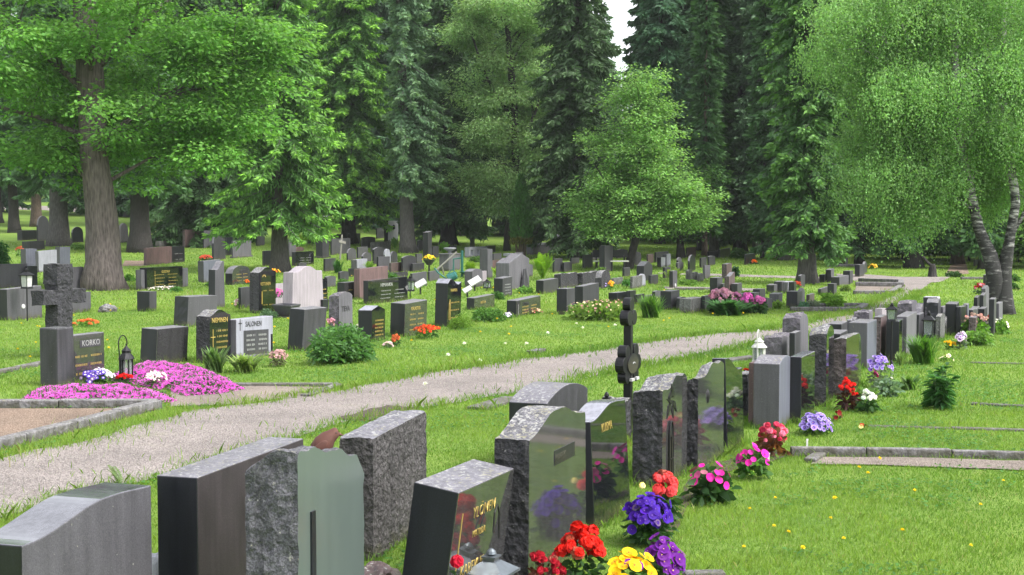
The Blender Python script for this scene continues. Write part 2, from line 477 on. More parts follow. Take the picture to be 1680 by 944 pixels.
def stone(line, group):
    spec, label = [q.strip() for q in line.split('|')]
    tk = spec.split(); key = None
    if tk[0].startswith('@'): key = tk.pop(0)[1:]
    num = lambda q: None if q == '-' else float(q)
    xl, xm, xr, yb, yt = [num(q) for q in tk[:5]]
    shape, mat = tk[5], tk[6]
    o_ = {}; rows = []
    for q in tk[7:]:
        if q[:2] in ('ig', 'is', 'id'): rows.append((q[1], int(q[2:])))
        elif q[0] in 'HTWtlpxrdq' and (q[1:].lstrip('-').replace('.', '').isdigit()): o_[q[0]] = float(q[1:])
        else: o_[q] = True
    yaw = math.radians(o_.get('p', 0))
    phi = PHI + yaw
    u = (math.sin(phi), math.cos(phi)); n = (math.cos(phi), -math.sin(phi))
    if yb is None: P = G(xm, yt, o_['H']); H = o_['H']
    else:
        P = G(xm, yb); H = max(.12, z_at(P, yt) - P.z)
    T = o_.get('T') or (min(.45, max(.09, side_len(P, xl, -n[0], -n[1]))) if xl is not None and xl < xm else .18)
    W = o_.get('W') or min(2.2, max(.18, side_len(P, xr, u[0], u[1])))
    cx = P.x + u[0] * W / 2 - n[0] * T / 2; cy = P.y + u[1] * W / 2 - n[1] * T / 2
    SEED[0] += 1; sd = SEED[0]
    near = P.y < 17; mid = P.y < 34
    r = o_.get('r', 0); rough = 'st' + ('b' if 'B' in o_ else '') + ('f' if 'F' in o_ else '')
    top = SHAPES[shape]
    straight = shape in ('flat', 'up', 'down')
    if r:
        step = .025 if near else .06 if mid else .12
        nx, ny, nz = max(4, int(W / step)), max(3, int(T / step)), max(5, int(H / step))
    else:
        nx, ny, nz = (1 if straight else 24 if near else 12), 1, 1
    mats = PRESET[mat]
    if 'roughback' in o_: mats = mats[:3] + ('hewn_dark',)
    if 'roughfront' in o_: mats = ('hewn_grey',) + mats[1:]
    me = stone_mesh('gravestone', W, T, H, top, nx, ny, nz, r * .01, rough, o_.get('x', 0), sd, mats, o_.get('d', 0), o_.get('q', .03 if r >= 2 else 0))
    o = bpy.data.objects.new('gravestone', me); COL.objects.link(o)
    o.location = (cx, cy, tz(cx, cy))
    rr = random.Random(sd)
    o.rotation_euler = (math.radians(o_.get('t', rr.uniform(-1.2, 1.2))), math.radians(o_.get('l', rr.uniform(-1, 1))), math.pi / 2 - phi + (0 if near else rr.uniform(-.05, .05)))
    if not r and mid:
        bv = o.modifiers.new('edge', 'BEVEL'); bv.width = .007 if near else .012; bv.segments = 2; bv.limit_method = 'ANGLE'; bv.angle_limit = math.radians(35)
    tag(o, label, 'gravestone', group)
    for kind, cnt in rows:
        add_rows(o, W, T, H, cnt, {'g': 'gold', 's': 'silver_letter', 'd': 'dark_letter'}[kind], two=W > .75, hh=.028 if near else .035, t0=.66 if cnt > 3 else .55)
    if 'plinth' in o_:
        pb = MB(); pb.box((0, 0, .03), (W + .14, T + .12, .12)); pb.build('plinth', 'grey_stone' if mat in 'GLSU' else 'dark_stone', o, bevel=.01)
    if key: REG[key] = (o, W, T, H, P)
    return o

NEAR = '''
@wave 35 36 252 - 896 wave C H.855 T.30 p-7 t0 l0 | smooth grey gravestone with an S-curved top and a pale sheen across its slope
@dark2 258 324 500 - 784 flat T H.94 T.26 p-8 t0 l0 | dark flat-topped gravestone with brown mottled back, tallest beside the clay bird stone
@bird 398 487 599 - 742 jagd Y H1.22 T.30 p-6 q.09 r2.4 t0 l0 | rough-hewn grey stone with smooth green-grey face and a clay bird on top
@back4 545 612 701 - 720 up N H.87 T.26 p-8 r1.6 F B t0 l0 | pitted grey-brown gravestone with rough back, behind the clay bird stone
@ylonen 650 722 816 - 798 flat Q H.86 p-1 t8 l0 x.04 | leaning dark gravestone with gold lettering and gold line, beside the zinc lantern
@arch6 811 868 960 - 722 crest A H1.00 p-3 r1.6 t0 l0 x.03 | rough-sided gravestone with arched lichen-covered top, behind the red begonias
@kuisma 936 977 1034 871 694 wave P t-3 l0 x.04 | black polished gravestone with bright curved top and one gold surname
@emblem 1037 1086 1127 802 632 jagup A r2.4 t0 l0 | tall rough-edged polished stone with dark bird emblem and metal candle niche
@oval 1126 1144 1187 776 612 jagup A r2.4 t0 l0 | tall rough-edged polished stone with one small dark oval ornament
@slim 1179 1194 1221 746 589 fall P t-2 l0 T.14 | slim green-reflecting polished stone with slanting top, behind magenta flowers
@wedge 1213 1226 1237 690 614 flat H r2.5 B F x-.35 T.24 | small dark rough wedge-shaped stone carrying one red flower
@brown12 1228 1240 1249 700 596 flat V t0 | plain reddish-brown gravestone directly behind the wedge-shaped stone
@lav 1243 1278 1299 706 598 arc U T.3 t0 l0 | blue-grey gravestone with softly rounded top behind the bronze-leaved begonia
@red14 1295 1314 1336 696 586 flat P t0 l0 | black flat-topped polished gravestone reflecting red flowers, beside the lavender pansies
@rough15 1325 1354 1368 668 547 arc R r2.5 t0 l0 | tall black rough-hewn gravestone, highest behind the red geranium
@rough16 1365 1388 1408 655 555 flat E r2.0 t0 l0 | dark brown rough-sided gravestone directly behind the white begonias
1396 1402 1414 640 549 round Q t0 | narrow pale-topped round gravestone peeping between dark rough stone and grey block
1400 1423 1437 606 530 flat U T.3 t0 l0 | light grey block gravestone with a small dark mark on its face
1432 1444 1456 592 521 flat B t0 r1.2 | reddish-brown gravestone between the grey block and the black slab
1450 1474 1482 593 527 flat P t0 l0 T.22 | jet black upright gravestone with grey top below the square grave lantern
1471 1486 1504 586 520 flat G T.2 t0 l0 | pale grey gravestone with broad glossy face above the daylily clump
1504 1508 1514 560 516 flat D | dark narrow gravestone edge just behind the wide pale grey stone
1517 1536 1543 556 497 arc D r1.5 | tall dark round-shouldered gravestone behind the second black lantern
1537 1543 1549 560 520 arc O r1 | small mossy rounded gravestone close beside the second black lantern
1549 1567 1574 551 499 flat K t0 l0 | tall black square gravestone in the far half of the row
1572 1576 1583 552 503 down K | dark gravestone leaning against the tall black square one
1541 1549 1562 552 517 round O r1 | greenish round-topped gravestone in front of the tall black square one
'''
BACKROW = '''
@back8 850 898 964 - 663 bow D H.70 p-3 T.38 t0 l0 | low dark gravestone with glossy bow-shaped top, behind the arched lichen stone
@crossbase 975 1012 1036 - 664 slab H H.46 r1.8 B F T.30 | low rough stone beside the black cross, topped with lichen
1258 1284 1300 610 553 slab Z r2.5 B T.3 | rough mauve-grey gravestone beside the white lantern on its hook
1297 1304 1313 612 546 flat D t0 | dark flat gravestone squeezed between two rough mauve stones
1293 1314 1326 598 522 jag Z r2.6 B T.3 | tall rough mauve-grey gravestone rising highest of its pair
1361 1379 1391 572 532 flat D T.28 t0 l0 | low dark gravestone with pale sloping top behind the tall rough black one
1358 1376 1392 590 548 flat D T.28 t0 | small grey-topped gravestone half hidden behind the tall rough black one
1388 1396 1407 566 526 slab G r1.4 | small grey stone between the pale-topped one and the boulder
1405 1424 1433 560 513 slab Z r3 B T.3 | grey boulder-like gravestone with rippled top
1434 1446 1455 566 506 down S r1 | brownish gravestone with a wide pale top beside the square lantern
1466 1480 1487 545 510 slab G r1 | low gravestone with bright top behind the square grave lantern
1484 1497 1504 548 498 arc Z r2 T.3 | grey rough gravestone with hump top beside the pointed one
1501 1512 1520 546 499 round G r1 | pointed grey gravestone carrying a small yellow ornament
1519 1532 1540 545 505 arc Z r1.5 | grey humped gravestone with a small hollow in its face
1528 1538 1541 545 488 flat W t0 l0 T.3 | dark narrow pillar stone with a bright white top
1541 1548 1553 545 504 flat G | light grey gravestone behind the tall black square one
1578 1586 1590 545 500 flat U t0 | blue-grey pillar stone with bright top past the black square one
1586 1598 1606 540 509 slab D | low dark gravestone with bright snowy-looking top
1588 1600 1604 555 521 flat B | low brownish gravestone behind the pink roses
1604 1614 1619 548 507 flat D t0 | dark grey gravestone with white top near the forked birch
1606 1612 1618 530 484 flat D | dark gravestone set just under the red wreath
1611 1618 1622 524 474 arc G | grey rounded gravestone in front of the forked birch, below pink flowers
1621 1630 1634 552 491 flat D t0 l0 | tall thin dark gravestone standing against the forked birch
1632 1640 1644 545 498 flat G | small grey gravestone at the foot of the forked birch
1598 1602 1607 520 488 flat D | little dark stone post in front of the red wreath
'''
LEFTROW = '''
@korko 116 117 172 632 551 flat Q T.16 t0 l0 | dark gravestone with an embossed surname panel, joined to a stone pillar above pink phlox
@slab2 229 255 307 601 542 up Q t2 l3 | plain dark green-black slab behind the pink phlox, with no lettering
@nieminen 322 345 378 597 520 crest R r1.5 t0 | black gravestone with rough peaked top and gold lettering, behind hosta leaves
@salonen 384 388 448 592 527 up L T.22 t-1 l2 | light grey gravestone with dark panel and dark capital lettering
472 497 531 577 509 up D t3 l3 | dark weathered slab rising out of the big leafy bush
@tieva 535 556 579 545 485 arc Z r2.4 T.25 | rough grey gravestone with hewn rounded edge behind the leafy bush
587 609 633 562 510 gable P ig5 | small dark gravestone with pointed gable top and gold lettering beside white flowers
@kalastus 640 664 699 554 498 up Q t2 ig4 | wide dark gravestone with two gold columns, behind red-orange begonias
@tall9 712 732 756 537 465 horn P t2 ig3 | tall black gravestone with curled bright top and gold candle outline
@low10 761 776 813 509 489 up Q T.22 | low dark slab with gold lettering above green ground plants
@slab11 825 845 889 521 493 up Q T.26 ig3 | low black slab with pale sloping top and gold lettering, near the path
912 930 943 517 474 flat D is0 T.28 t0 | dark upright gravestone with a pale candle strip, beside wild pink flowers
942 955 984 503 470 up D T.24 | long dark gravestone with pale sloping top behind wild pink flowers
999 1013 1028 497 481 flat K | low black block behind the black cross, nearer its left
1027 1033 1044 496 478 flat K | low dark block with pale top, directly behind the black cross
'''
MIDROW = '''
@kett 409 424 453 515 448 crest R r1.2 t0 ig2 | black rough-topped gravestone with gold flower emblem and gold figure
395 396 410 508 472 flat D | small plain dark gravestone just beside the black gold-emblem stone
@pink 460 482 529 517 447 shoulder S x.12 T.3 t0 l0 | large pinkish-white gravestone with shouldered round top, palest in the field
@pinkback 452 453 470 507 466 flat S | pale pink-grey gravestone half hidden behind the large pinkish-white one
524 526 538 497 458 flat P ig3 | dark gold-lettered gravestone peeping out behind the large pinkish-white one
528 530 539 512 492 flat K | low dark block at the foot of the large pinkish-white stone
554 566 592 492 464 flat Q ig2 | dark low gravestone with gold letters in front of the reddish-brown one
585 592 635 492 442 up V T.2 t0 | tall reddish-brown gravestone with flat top and streaked face
@himanka 603 606 668 500 461 up P T.16 t0 l0 | wide black gravestone with silver lettering and surname across the top
807 825 840 488 457 up D is4 T.3 | dark square gravestone in front of the grey gabled monument
878 890 917 483 460 flat D | low dark slab with a pale candle strip beside bright ferns
'''
FARLEFT = '''
@e1 0 14 69 527 475 up M T.3 | wide grey slab behind the path lamp with glass lantern
43 45 62 472 437 flat K | dark stone half hidden by the stone cross arm
35 43 61 447 409 flat U T.3 | tall bluish-grey twin stone with orange flowers beside it
61 64 94 448 413 up L T.18 | pale whitish gravestone between the two bluish-grey twin pillars
92 99 115 438 406 flat U T.3 | bluish-grey twin pillar nearest to the big rough trunk
0 1 44 474 434 flat M | wide dull grey slab behind the path lamp, partly behind leaves
108 110 137 478 439 flat G | plain grey gravestone seen behind the top of the stone cross
112 113 150 515 482 flat M | low brownish gravestone seen under the stone cross arm
36 46 74 412 397 flat D | low dark box-like stone behind the orange flowers
28 36 62 395 379 flat K | wide black stone at the foot of the slim dark trunk
60 62 82 396 355 round M | grey round-topped stone beside the grey second trunk
117 119 137 399 373 round K | black boulder-like stone between two big trunks
195 198 211 399 367 round S | pale pinkish round-topped stone right behind the big rough trunk
@n1 222 241 300 476 440 flat P T.3 t0 l0 ig4 | wide black gravestone with gold cross and gold lettering, flanked by grey wings
236 240 282 436 408 up V T.16 r.8 | brown hewn stone block joined to a small black gravestone
280 282 303 432 405 flat K is2 | small black gravestone joined to the brown hewn block
300 302 335 407 378 flat B T.16 | brownish wide gravestone below the drooping spruce boughs
333 335 351 408 379 flat M | grey stone standing beside the brownish wide one under spruce boughs
348 351 370 427 384 round D T.12 | dark round-headed tall gravestone with orange flowers at its foot
370 372 382 420 390 flat K | jet black narrow stone next to the dark round-headed one
381 383 412 424 396 flat G plinth | wide light grey gravestone on a broad low plinth under the spruce
323 334 363 464 429 up U T.26 | light blue-grey gravestone with dark rough end
@n7 369 380 412 468 437 round Q ig3 | dark arched gravestone with light carved border
@n4 340 354 368 506 443 spike M x.15 T.22 t0 | tall tapering grey pillar with slanted point
284 306 355 537 489 up M r1.0 t2 l3 | wide leaning brown-grey slab in front of the tapering pillar
@n6 225 245 257 512 479 flat D t0 | small square grey-black pillar stone standing alone in the grass
430 434 446 437 412 flat K | black stone leaning by the foot of the near spruce trunk
473 475 485 422 394 flat G | light grey stone immediately beside the near spruce trunk
484 485 499 414 406 round V | small reddish arched stone behind the dark long gravestone
481 484 516 437 415 up P is3 T.2 | long dark gravestone with pale lettering at the foot of the obelisk
@obel 517 529 540 424 358 up D T.4 t0 l0 plinth | tall dark obelisk, by far the tallest stone among the graves
530 533 551 446 425 flat D | low dark block in front of the tall obelisk
541 543 576 419 393 flat M | wide grey gravestone behind the leaning wooden cross
543 545 567 402 385 flat D | dark gravestone seen over the wide grey one
567 569 592 401 384 flat K | black low stone under the spruce boughs, beyond the wooden cross
570 571 585 428 408 round M | small round grey gravestone past the leaning wooden cross
586 588 603 425 406 flat M | small dark-edged square gravestone beside the small round one
592 594 616 408 391 arc D | broad dark arched gravestone in front of the white monument
617 619 630 392 375 flat D | dark gravestone tucked just before the white monument
609 611 640 414 399 up O | mossy sloping gravestone below the white monument
593 595 610 431 415 round M | little round-headed grey stone near the pale block
610 613 633 434 410 bow D | dark bow-topped gravestone next to the white round-headed stone
630 632 641 434 409 round L | slim white round-headed stone among dark stones
640 642 652 433 413 round D | small dark round-headed stone at the foot of the leaning bare trunk
578 586 603 446 427 up L T.3 | pale grey low block stone with bright top
619 621 639 447 422 flat M | square grey gravestone in front of the bow-topped dark stone
639 641 661 448 432 flat B | low brown-grey gravestone with flat top near the leaning trunk
658 661 683 447 424 bow D | dark curved-top gravestone at the base of the leaning trunk
682 684 693 433 417 flat M | narrow grey stone on the far side of the leaning trunk base
676 677 696 446 433 flat D | low dark square stone below the yellow flower stand
@white 631 637 653 397 363 flat W T.3 t0 | white monument stone with a small dark lantern emblem
674 676 701 472 449 up M | wide plain grey gravestone behind the white-roofed lantern
634 636 668 457 448 slab H r2 B F | flat dark boulder stone behind the wide black silver-lettered one
697 702 709 426 382 up D T.3 t0 | tall dark tapering pillar beyond the leaning trunk
708 710 720 424 405 flat D | dark gravestone just past the tall tapering pillar
735 737 750 416 404 flat D | dark flat gravestone behind the stone urn
797 799 813 416 404 flat K | black gravestone at the end of the low wall with square holes
@d7 786 800 808 457 409 flat G T.35 t0 | tall pale grey square pillar stone with bright top
807 809 824 429 417 flat M | low grey stone behind the tall pale square pillar
806 808 824 441 428 flat V | low reddish stone beside the tall pale square pillar
757 775 792 472 446 bow G T.3 | wide pale grey curved gravestone near the teal stand
780 782 798 470 446 flat S | pinkish-grey gravestone in front of the tall pale square pillar
771 773 779 406 390 flat K | distant black upright stone behind the low wall with square holes
753 755 770 387 382 flat V | distant low brown stone on the bright lawn
908 910 922 448 425 flat D | dark square stone at the foot of the stone gate pillar
721 723 735 412 398 flat K | distant black low stone near the dark spruce trunk
'''
FARMID = '''
@f3 989 991 1006 447 404 flat D T.25 t0 | tall dark square gravestone in front of the park bench
916 919 949 474 450 slab H r2.5 B F T.25 | rough dark rock-like gravestone, first of three in line
951 954 985 470 448 slab H r2.5 B F T.25 | rough dark rock-like gravestone, middle one of three in line
984 986 1003 474 444 round H r3 B F T.25 | upright dark boulder gravestone beside orange flowers
957 959 972 441 419 flat D | dark upright gravestone standing left of the park bench
936 938 950 434 424 flat M | small grey gravestone near the dark trunk and tap
@f4 1045 1055 1071 461 437 house M T.3 | grey house-shaped gravestone with pointed roof
1066 1068 1079 468 452 flat D | small dark square gravestone in front of the house-shaped one
1036 1038 1053 474 454 flat O | mossy square gravestone next to a round pale stone
1049 1051 1059 471 450 round L | small pale rounded stone beside a mossy square one
1004 1006 1023 468 457 slab O | low mossy slab stone beyond the orange flowers
1072 1075 1086 494 479 arc M | small grey stone with low dome in front of the iris clump
1091 1102 1114 509 478 flat D T.3 | dark square gravestone beside the iris clump, taller of two
1112 1114 1126 509 490 arc D | lower dark gravestone touching the taller square one
1057 1059 1078 492 486 flat O | low mossy-topped block behind the iris clump
1043 1046 1057 500 484 flat K | low black block at the edge of the iris clump
1081 1085 1092 439 423 flat W T.2 | white-faced gravestone with black end, beside a folded-looking one
1090 1094 1100 438 418 up L T.2 | pale tilted gravestone just beyond the white-faced one
1074 1076 1112 431 415 flat D | long dark low stone behind the slim trunk
1062 1063 1073 433 418 flat B | brownish gravestone beside the leaning linden trunk
1037 1039 1053 436 416 jag H r2 B F | dark boulder stone beside the leaning linden trunk
1088 1091 1101 457 439 flat D | dark low square stone left of the pillar with ferns
@fern 1098 1104 1111 473 445 flat M t0 | grey pillar stone with bright ferns on both sides
1110 1112 1121 446 432 arc M | grey domed stone just behind the fern pillar
1126 1128 1142 423 407 flat B | distant brown square gravestone beside the second slim trunk
1129 1131 1141 446 419 round K | black tall round-headed gravestone with carved figure shape
1110 1112 1119 436 423 round M | distant small domed stone near the second slim trunk
1148 1150 1160 440 424 flat D | dark small stone with mossy top, mid-lawn
1161 1163 1174 437 422 arc D | dark domed stone next to the mossy-topped one
1162 1164 1179 425 414 up D | distant dark sloping stone beneath the grey spruces
1179 1181 1199 424 410 up K | distant black wide stone beneath the grey spruces
1155 1157 1165 458 436 flat G | slim pale grey pillar stone mid-lawn
1125 1128 1136 462 445 jag O r1 | small rough mossy stone, first of a low trio
1136 1138 1146 463 448 jag O r1 | small rough mossy stone, middle of a low trio
1145 1147 1155 463 450 jag O r1 | small rough mossy stone, last of a low trio
1187 1192 1201 458 434 up B T.2 | brown upright gravestone beside the little dark conifer
@g4 1169 1177 1185 481 456 flat D T.25 | grey-black upright gravestone behind the pink peonies
1184 1186 1192 481 466 flat D | low dark stone between two tall ones behind the peonies
1190 1197 1205 484 454 spike B T.15 | tall brown pointed stone behind the pink peonies
1205 1209 1218 484 466 flat D T.2 | black-ended square gravestone just beyond the brown pointed one
1132 1134 1154 515 491 flat O T.3 | greenish-grey square gravestone alone at the end of the peony bed
1153 1156 1172 512 486 flat D | dark gravestone hidden behind the palest peony heads
1211 1214 1226 502 482 round U r1 | rounded blue-grey stone rising behind the peonies
1234 1237 1245 502 481 flat M T.2 | grey gravestone with white figure on top beside the magenta peonies
1244 1247 1255 500 475 flat D T.2 | tall dark gravestone beside the white figure stone
1255 1257 1268 512 489 fall D | dark slanted gravestone beyond the magenta peonies
1271 1276 1284 504 483 up G T.25 | pale-edged gravestone standing alone past the peony bed
1265 1270 1277 483 468 up M T.25 | grey gravestone, first in a short row near the big spruce
1276 1282 1289 482 463 up M T.25 | grey gravestone, second in a short row near the big spruce
1288 1293 1300 482 463 flat L T.2 | pale gravestone, third in a short row near the big spruce
1299 1303 1306 482 463 flat K T.2 | black gravestone ending a short row near the big spruce
1311 1313 1321 473 453 arc D | dark stone with red flowers against the big spruce trunk
1222 1225 1238 435 418 flat K | dark square stone with orange flowers below the grey spruces
1266 1268 1281 424 411 flat K | distant black stone behind the broad grey trunk
1349 1353 1359 464 451 flat D T.2 | dark little stone just beyond the big spruce trunk
1357 1363 1369 464 443 up M T.2 | grey taller stone just beyond the big spruce trunk
1371 1379 1391 471 455 up M T.3 | grey gravestone beside the double kerbed graves
1390 1394 1399 467 445 flat D T.25 | tall dark pillar stone beside the double kerbed graves
1362 1368 1373 485 466 flat D T.2 | dark upright stone in front of the pale-green hosta
1343 1346 1360 484 474 flat D | low black stone between the spruce trunk and hosta
1300 1308 1316 506 479 flat D T.3 | dark-ended gravestone at the corner of a gravel grave
1312 1314 1321 502 476 jag Z r1.5 | rough grey stone behind the blue-green cushion plants
1324 1327 1337 500 484 slab B r1 | low brownish stone behind the blue-green cushion plants
1407 1411 1417 455 435 flat D T.2 | dark pillar stone across the side path
1416 1417 1423 450 430 round D | round dark stone across the side path
1612 1616 1624 470 452 flat D | dark stone far behind the forked birch
1600 1602 1612 437 428 flat K | distant low black stone beyond the forked birch
1656 1658 1680 437 427 flat K | distant wide black stone beyond the forked birch
489 491 503 449 432 flat M | small grey stone between the silver-lettered black stone row and the ferns by the trunk
556 558 572 462 447 arc D | dark low rounded stone in the grass in front of the leaning wooden cross
573 575 590 455 441 flat K | black low stone in front of the pale low block
533 535 551 472 455 arc M | grey rounded stone between the pinkish-white stone and the low dark box
606 608 622 471 455 flat D | dark stone peeping over the reddish-brown gravestone
702 704 722 462 446 up M | grey low stone under the leaning garden pole
720 722 738 478 462 flat D | dark low stone behind the tall curled-top stone
843 845 858 430 415 flat M | grey small stone just in front of the pierced wall's far end
860 862 874 455 436 arc G | pale domed stone next to the gabled double monument
924 926 938 447 431 flat D | dark square stone between the gate pillar and the rough rock row
970 972 983 428 415 flat M | distant grey stone behind the park bench
1012 1014 1026 425 411 arc D | distant dark domed stone right behind the park bench
1022 1024 1034 455 440 flat D | dark square stone before the boulder by the leaning linden trunk
254 256 270 402 386 flat M | grey stone beyond the flared trunk, on the low plinth wall
272 274 296 396 380 flat D | dark stone under the bough curtain behind the plinth wall
420 422 434 404 388 flat M | grey stone glimpsed below the near spruce boughs
455 457 470 402 386 arc D | dark rounded stone far behind the near spruce trunk
500 502 514 400 384 flat M | grey stone far behind the obelisk, seen at its foot
660 662 674 404 388 flat D | dark stone immediately beyond the leaning bare trunk
685 687 697 412 396 arc M | grey rounded stone between bare trunk and tall tapering pillar
'''
for blk, grp in ((NEAR, 'gravestones of the near row facing the lawn'), (BACKROW, 'gravestones backing onto the near row'),
                 (LEFTROW, 'gravestones along the far side of the gravel path'), (MIDROW, 'gravestones of the second row past the path'),
                 (FARLEFT, 'gravestones on the lawn under the old trees'), (FARMID, 'gravestones on the far lawn')):
    for ln in blk.strip().split('\n'):
        if ln.strip(): stone(ln, grp)

# ---- details of the stones one can read
def sbox(key, name, mat, s, t, w, h, dep=.006, out=.0):
    o, W, T, H, P = REG[key]
    b = MB(); b.box(((s - .5) * W, -T / 2 - dep / 2 - out, H * t), (w, dep, h)); return b.build(name, mat, o)
def stext(key, txt, s, t, size, mat, **k):
    o, W, T, H, P = REG[key]; return add_text(o, W, T, H, txt, s, t, size, mat, **k)
stext('ylonen', 'YLÖNEN', .30, .755, .105, 'gold', sx=.80, bold=-.0022)
stext('ylonen', 'MATILDA', .34, .615, .06, 'gold', sx=.75, bold=-.0012)
stext('ylonen', 'KAREVUO', .20, .36, .10, 'gold', sx=.80, bold=-.002)
sbox('ylonen', 'gold_line', 'gold', .12, .47, .008, .62, .003)
stext('kuisma', 'KUISMA', .28, .86, .10, 'gold', sx=.7, bold=-.0015)
# worn name panel of the arched stone
sbox('arch6', 'name_panel', 'black_stone', .60, .80, .42, .10, .004)
stext('arch6', 'MAREK', .42, .775, .07, 'dark_stone', off=.006)
# emblem stone: dark bird and candle niche
o, W, T, H, P = REG['emblem']
b = MB()
for k, (x, z, a, l) in enumerate(((-.03, .08, 1.0, .12), (.03, .10, 1.9, .13), (.0, .02, 2.6, .10), (.05, .0, 5.2, .12), (-.04, -.02, 4.3, .13), (.02, -.05, 4.9, .11))):
    c = Vector((x, 0, z)); d = Vector((math.cos(a), 0, math.sin(a))) * l; q = Vector((-d.z, 0, d.x)) * .22
    vs = [c - d * .3, c + q, c + d, c - q]
    b.add([(v.x, -.012, v.z) for v in vs] + [(v.x, 0, v.z) for v in vs], [(0, 1, 2, 3), (7, 6, 5, 4), (0, 4, 5, 1), (1, 5, 6, 2), (2, 6, 7, 3), (3, 7, 4, 0)])
b.build('emblem', 'dark_metal', o, loc=((.34 - .5) * W, -T / 2, H * .78)).scale = (1.5, .6, .85)
b = MB(); w = .055
pr = [(-w, -.42), (w, -.42), (w, .12)] + [(w * math.cos(a), .12 + .12 * math.sin(a)) for a in (.4, .8, 1.2, 1.57, 1.95, 2.35, 2.75)] + [(-w, .12)]
n_ = len(pr)
b.add([(x, -.010, z) for x, z in pr] + [(x, 0, z) for x, z in pr], [tuple(range(n_))] + [(i, i + n_, (i + 1) % n_ + n_, (i + 1) % n_) for i in range(n_)])
nic = b.build('candle_niche', 'black_stone', o, loc=((.30 - .5) * W, -T / 2, H * .36))
b = MB(); b.tube([(x * 1.0, -.012, z) for x, z in pr] + [(pr[0][0], -.012, pr[0][1])], .008, 6)
b.box((0, -.016, -.1), (.10, .01, .012)); b.box((0, -.014, -.15), (.012, .01, .5)); b.build('frame', 'dark_metal', nic)
o, W, T, H, P = REG['oval']
b = MB(); b.lathe((0, 0, 0), [(.005, -.02), (.04, -.012), (.055, 0)], 16, axis='y')
e = b.build('ornament', 'dark_metal', o, loc=((.36 - .5) * W, -T / 2, H * .72)); e.scale = (.6, 1, 1.3)
# green-grey bird stone: inlaid sword-like cross
sbox('bird', 'cross_upright', 'black_stone', .20, .47, .045, .62, .012)
o, W, T, H, P = REG['bird']
b = MB(); b.box(((.20 - .5) * W, -T / 2 - .03, H * .30), (.22, .05, .025)); b.build('cross_bar', 'dark_metal', o)
# Korko: pillar beside the slab
o, W, T, H, P = REG['korko']
pg = G(102, 631)
b = MB(); b.box((-W / 2 - .17, .02, .32 + .06), (.33, .34, H + .22)); b.build('pillar', ['dark_stone'], o, bevel=.02)
sbox('korko', 'name_panel', 'dark_stone', .58, .80, W * .62, .11, .005)
stext('korko', 'KORKO', .32, .757, .12, 'silver_letter', off=.006, sx=.9)
add_rows(o, W, T, H, 3, 'gold', .12, .92, .55, .2, .035, True)
stext('nieminen', 'NIEMINEN', .10, .86, .115, 'gold', sx=.8)
o, W, T, H, P = REG['nieminen']; add_rows(o, W, T, H, 4, 'gold', .3, .9, .68, .32, .035)
sbox('nieminen', 'cross', 'gold', .16, .45, .014, .42, .004)
b = MB(); b.box(((.16 - .5) * W, -T / 2 - .003, H * .55), (.12, .004, .014)); b.build('cross_bar', 'gold', o)
o, W, T, H, P = REG['salonen']
sbox('salonen', 'name_panel', 'dark_stone', .53, .40, W * .68, H * .62, .004)
add_rows(o, W, T + .01, H, 4, 'silver_letter', .26, .82, .58, .22, .04, True)
stext('salonen', 'SALONEN', .24, .81, .125, 'dark_letter', sx=.85, bold=.002)
b = MB(); b.box(((.1 - .5) * W, -T / 2 - .002, H * .86), (.016, .005, .2)); b.box(((.1 - .5) * W, -T / 2 - .004, H * .9), (.09, .005, .016)); b.build('cross', 'dark_letter', o)
sbox('salonen', 'side_bar', 'dark_metal', .95, .35, .03, H * .45, .02)
stext('tieva', 'TIEVA', .2, .55, .16, 'dark_letter', sx=.8, bold=.003)
stext('kalastus', 'KALASTUS', .28, .78, .10, 'gold', sx=.8)
stext('tall9', 'HAAPALA', .2, .80, .10, 'gold', sx=.8)
o, W, T, H, P = REG['tall9']
b = MB(); b.tube([(-.03, 0, -.25), (-.03, 0, .1), (0, 0, .2), (.03, 0, .1), (.03, 0, -.25), (-.03, 0, -.25)], .008, 6); b.build('candle_outline', 'gold', o, loc=((.17 - .5) * W, -T / 2 - .004, H * .42))
stext('low10', 'ANTTILA', .3, .45, .10, 'gold', sx=.9)
stext('slab11', 'KIVINEN', .26, .62, .12, 'dark_letter', sx=.9)
b = MB(); o, W, T, H, P = REG['slab11']; b.box(((.08 - .5) * W, -T / 2 - .002, H * .45), (.015, .004, H * .6)); b.build('candle_strip', 'silver_letter', o)
stext('kett', 'KETTUNEN', .1, .68, .12, 'gold', sx=.75)
sbox('kett', 'figure', 'gold', .18, .38, .035, .32, .012)
o, W, T, H, P = REG['kett']
b = MB()
for k in range(5):
    a = math.pi * k / 4; b.box((.06 * math.cos(a), 0, .035 * math.sin(a)), (.03, .006, .03), rz=0)
b.build('emblem', 'gold', o, loc=((.3 - .5) * W, -T / 2 - .004, H * .9))
stext('himanka', 'HIMANKA', .3, .70, .15, 'silver_letter', sx=1.0)
o, W, T, H, P = REG['himanka']; add_rows(o, W, T, H, 3, 'silver_letter', .3, .92, .52, .2, .03, True)
stext('n1', 'GUSTAV', .40, .74, .12, 'gold', bold=.003)
o, W, T, H, P = REG['n1']
b = MB(); b.box(((.22 - .5) * W, -T / 2 - .004, H * .5), (.014, .005, H * .7)); b.box(((.22 - .5) * W, -T / 2 - .006, H * .64), (.12, .005, .014)); b.build('cross', 'gold', o)
b = MB(); b.box((W / 2 + .20, .03, H * .45), (.38, T * .8, H * .9)); b.build('side_wing', 'grey_stone', o, bevel=.01)
b = MB(); b.box((-W / 2 - .10, .05, H * .46), (.18, T * .8, H * .92)); b.build('side_wing', 'grey_stone', o, bevel=.01)
o, W, T, H, P = REG['white']
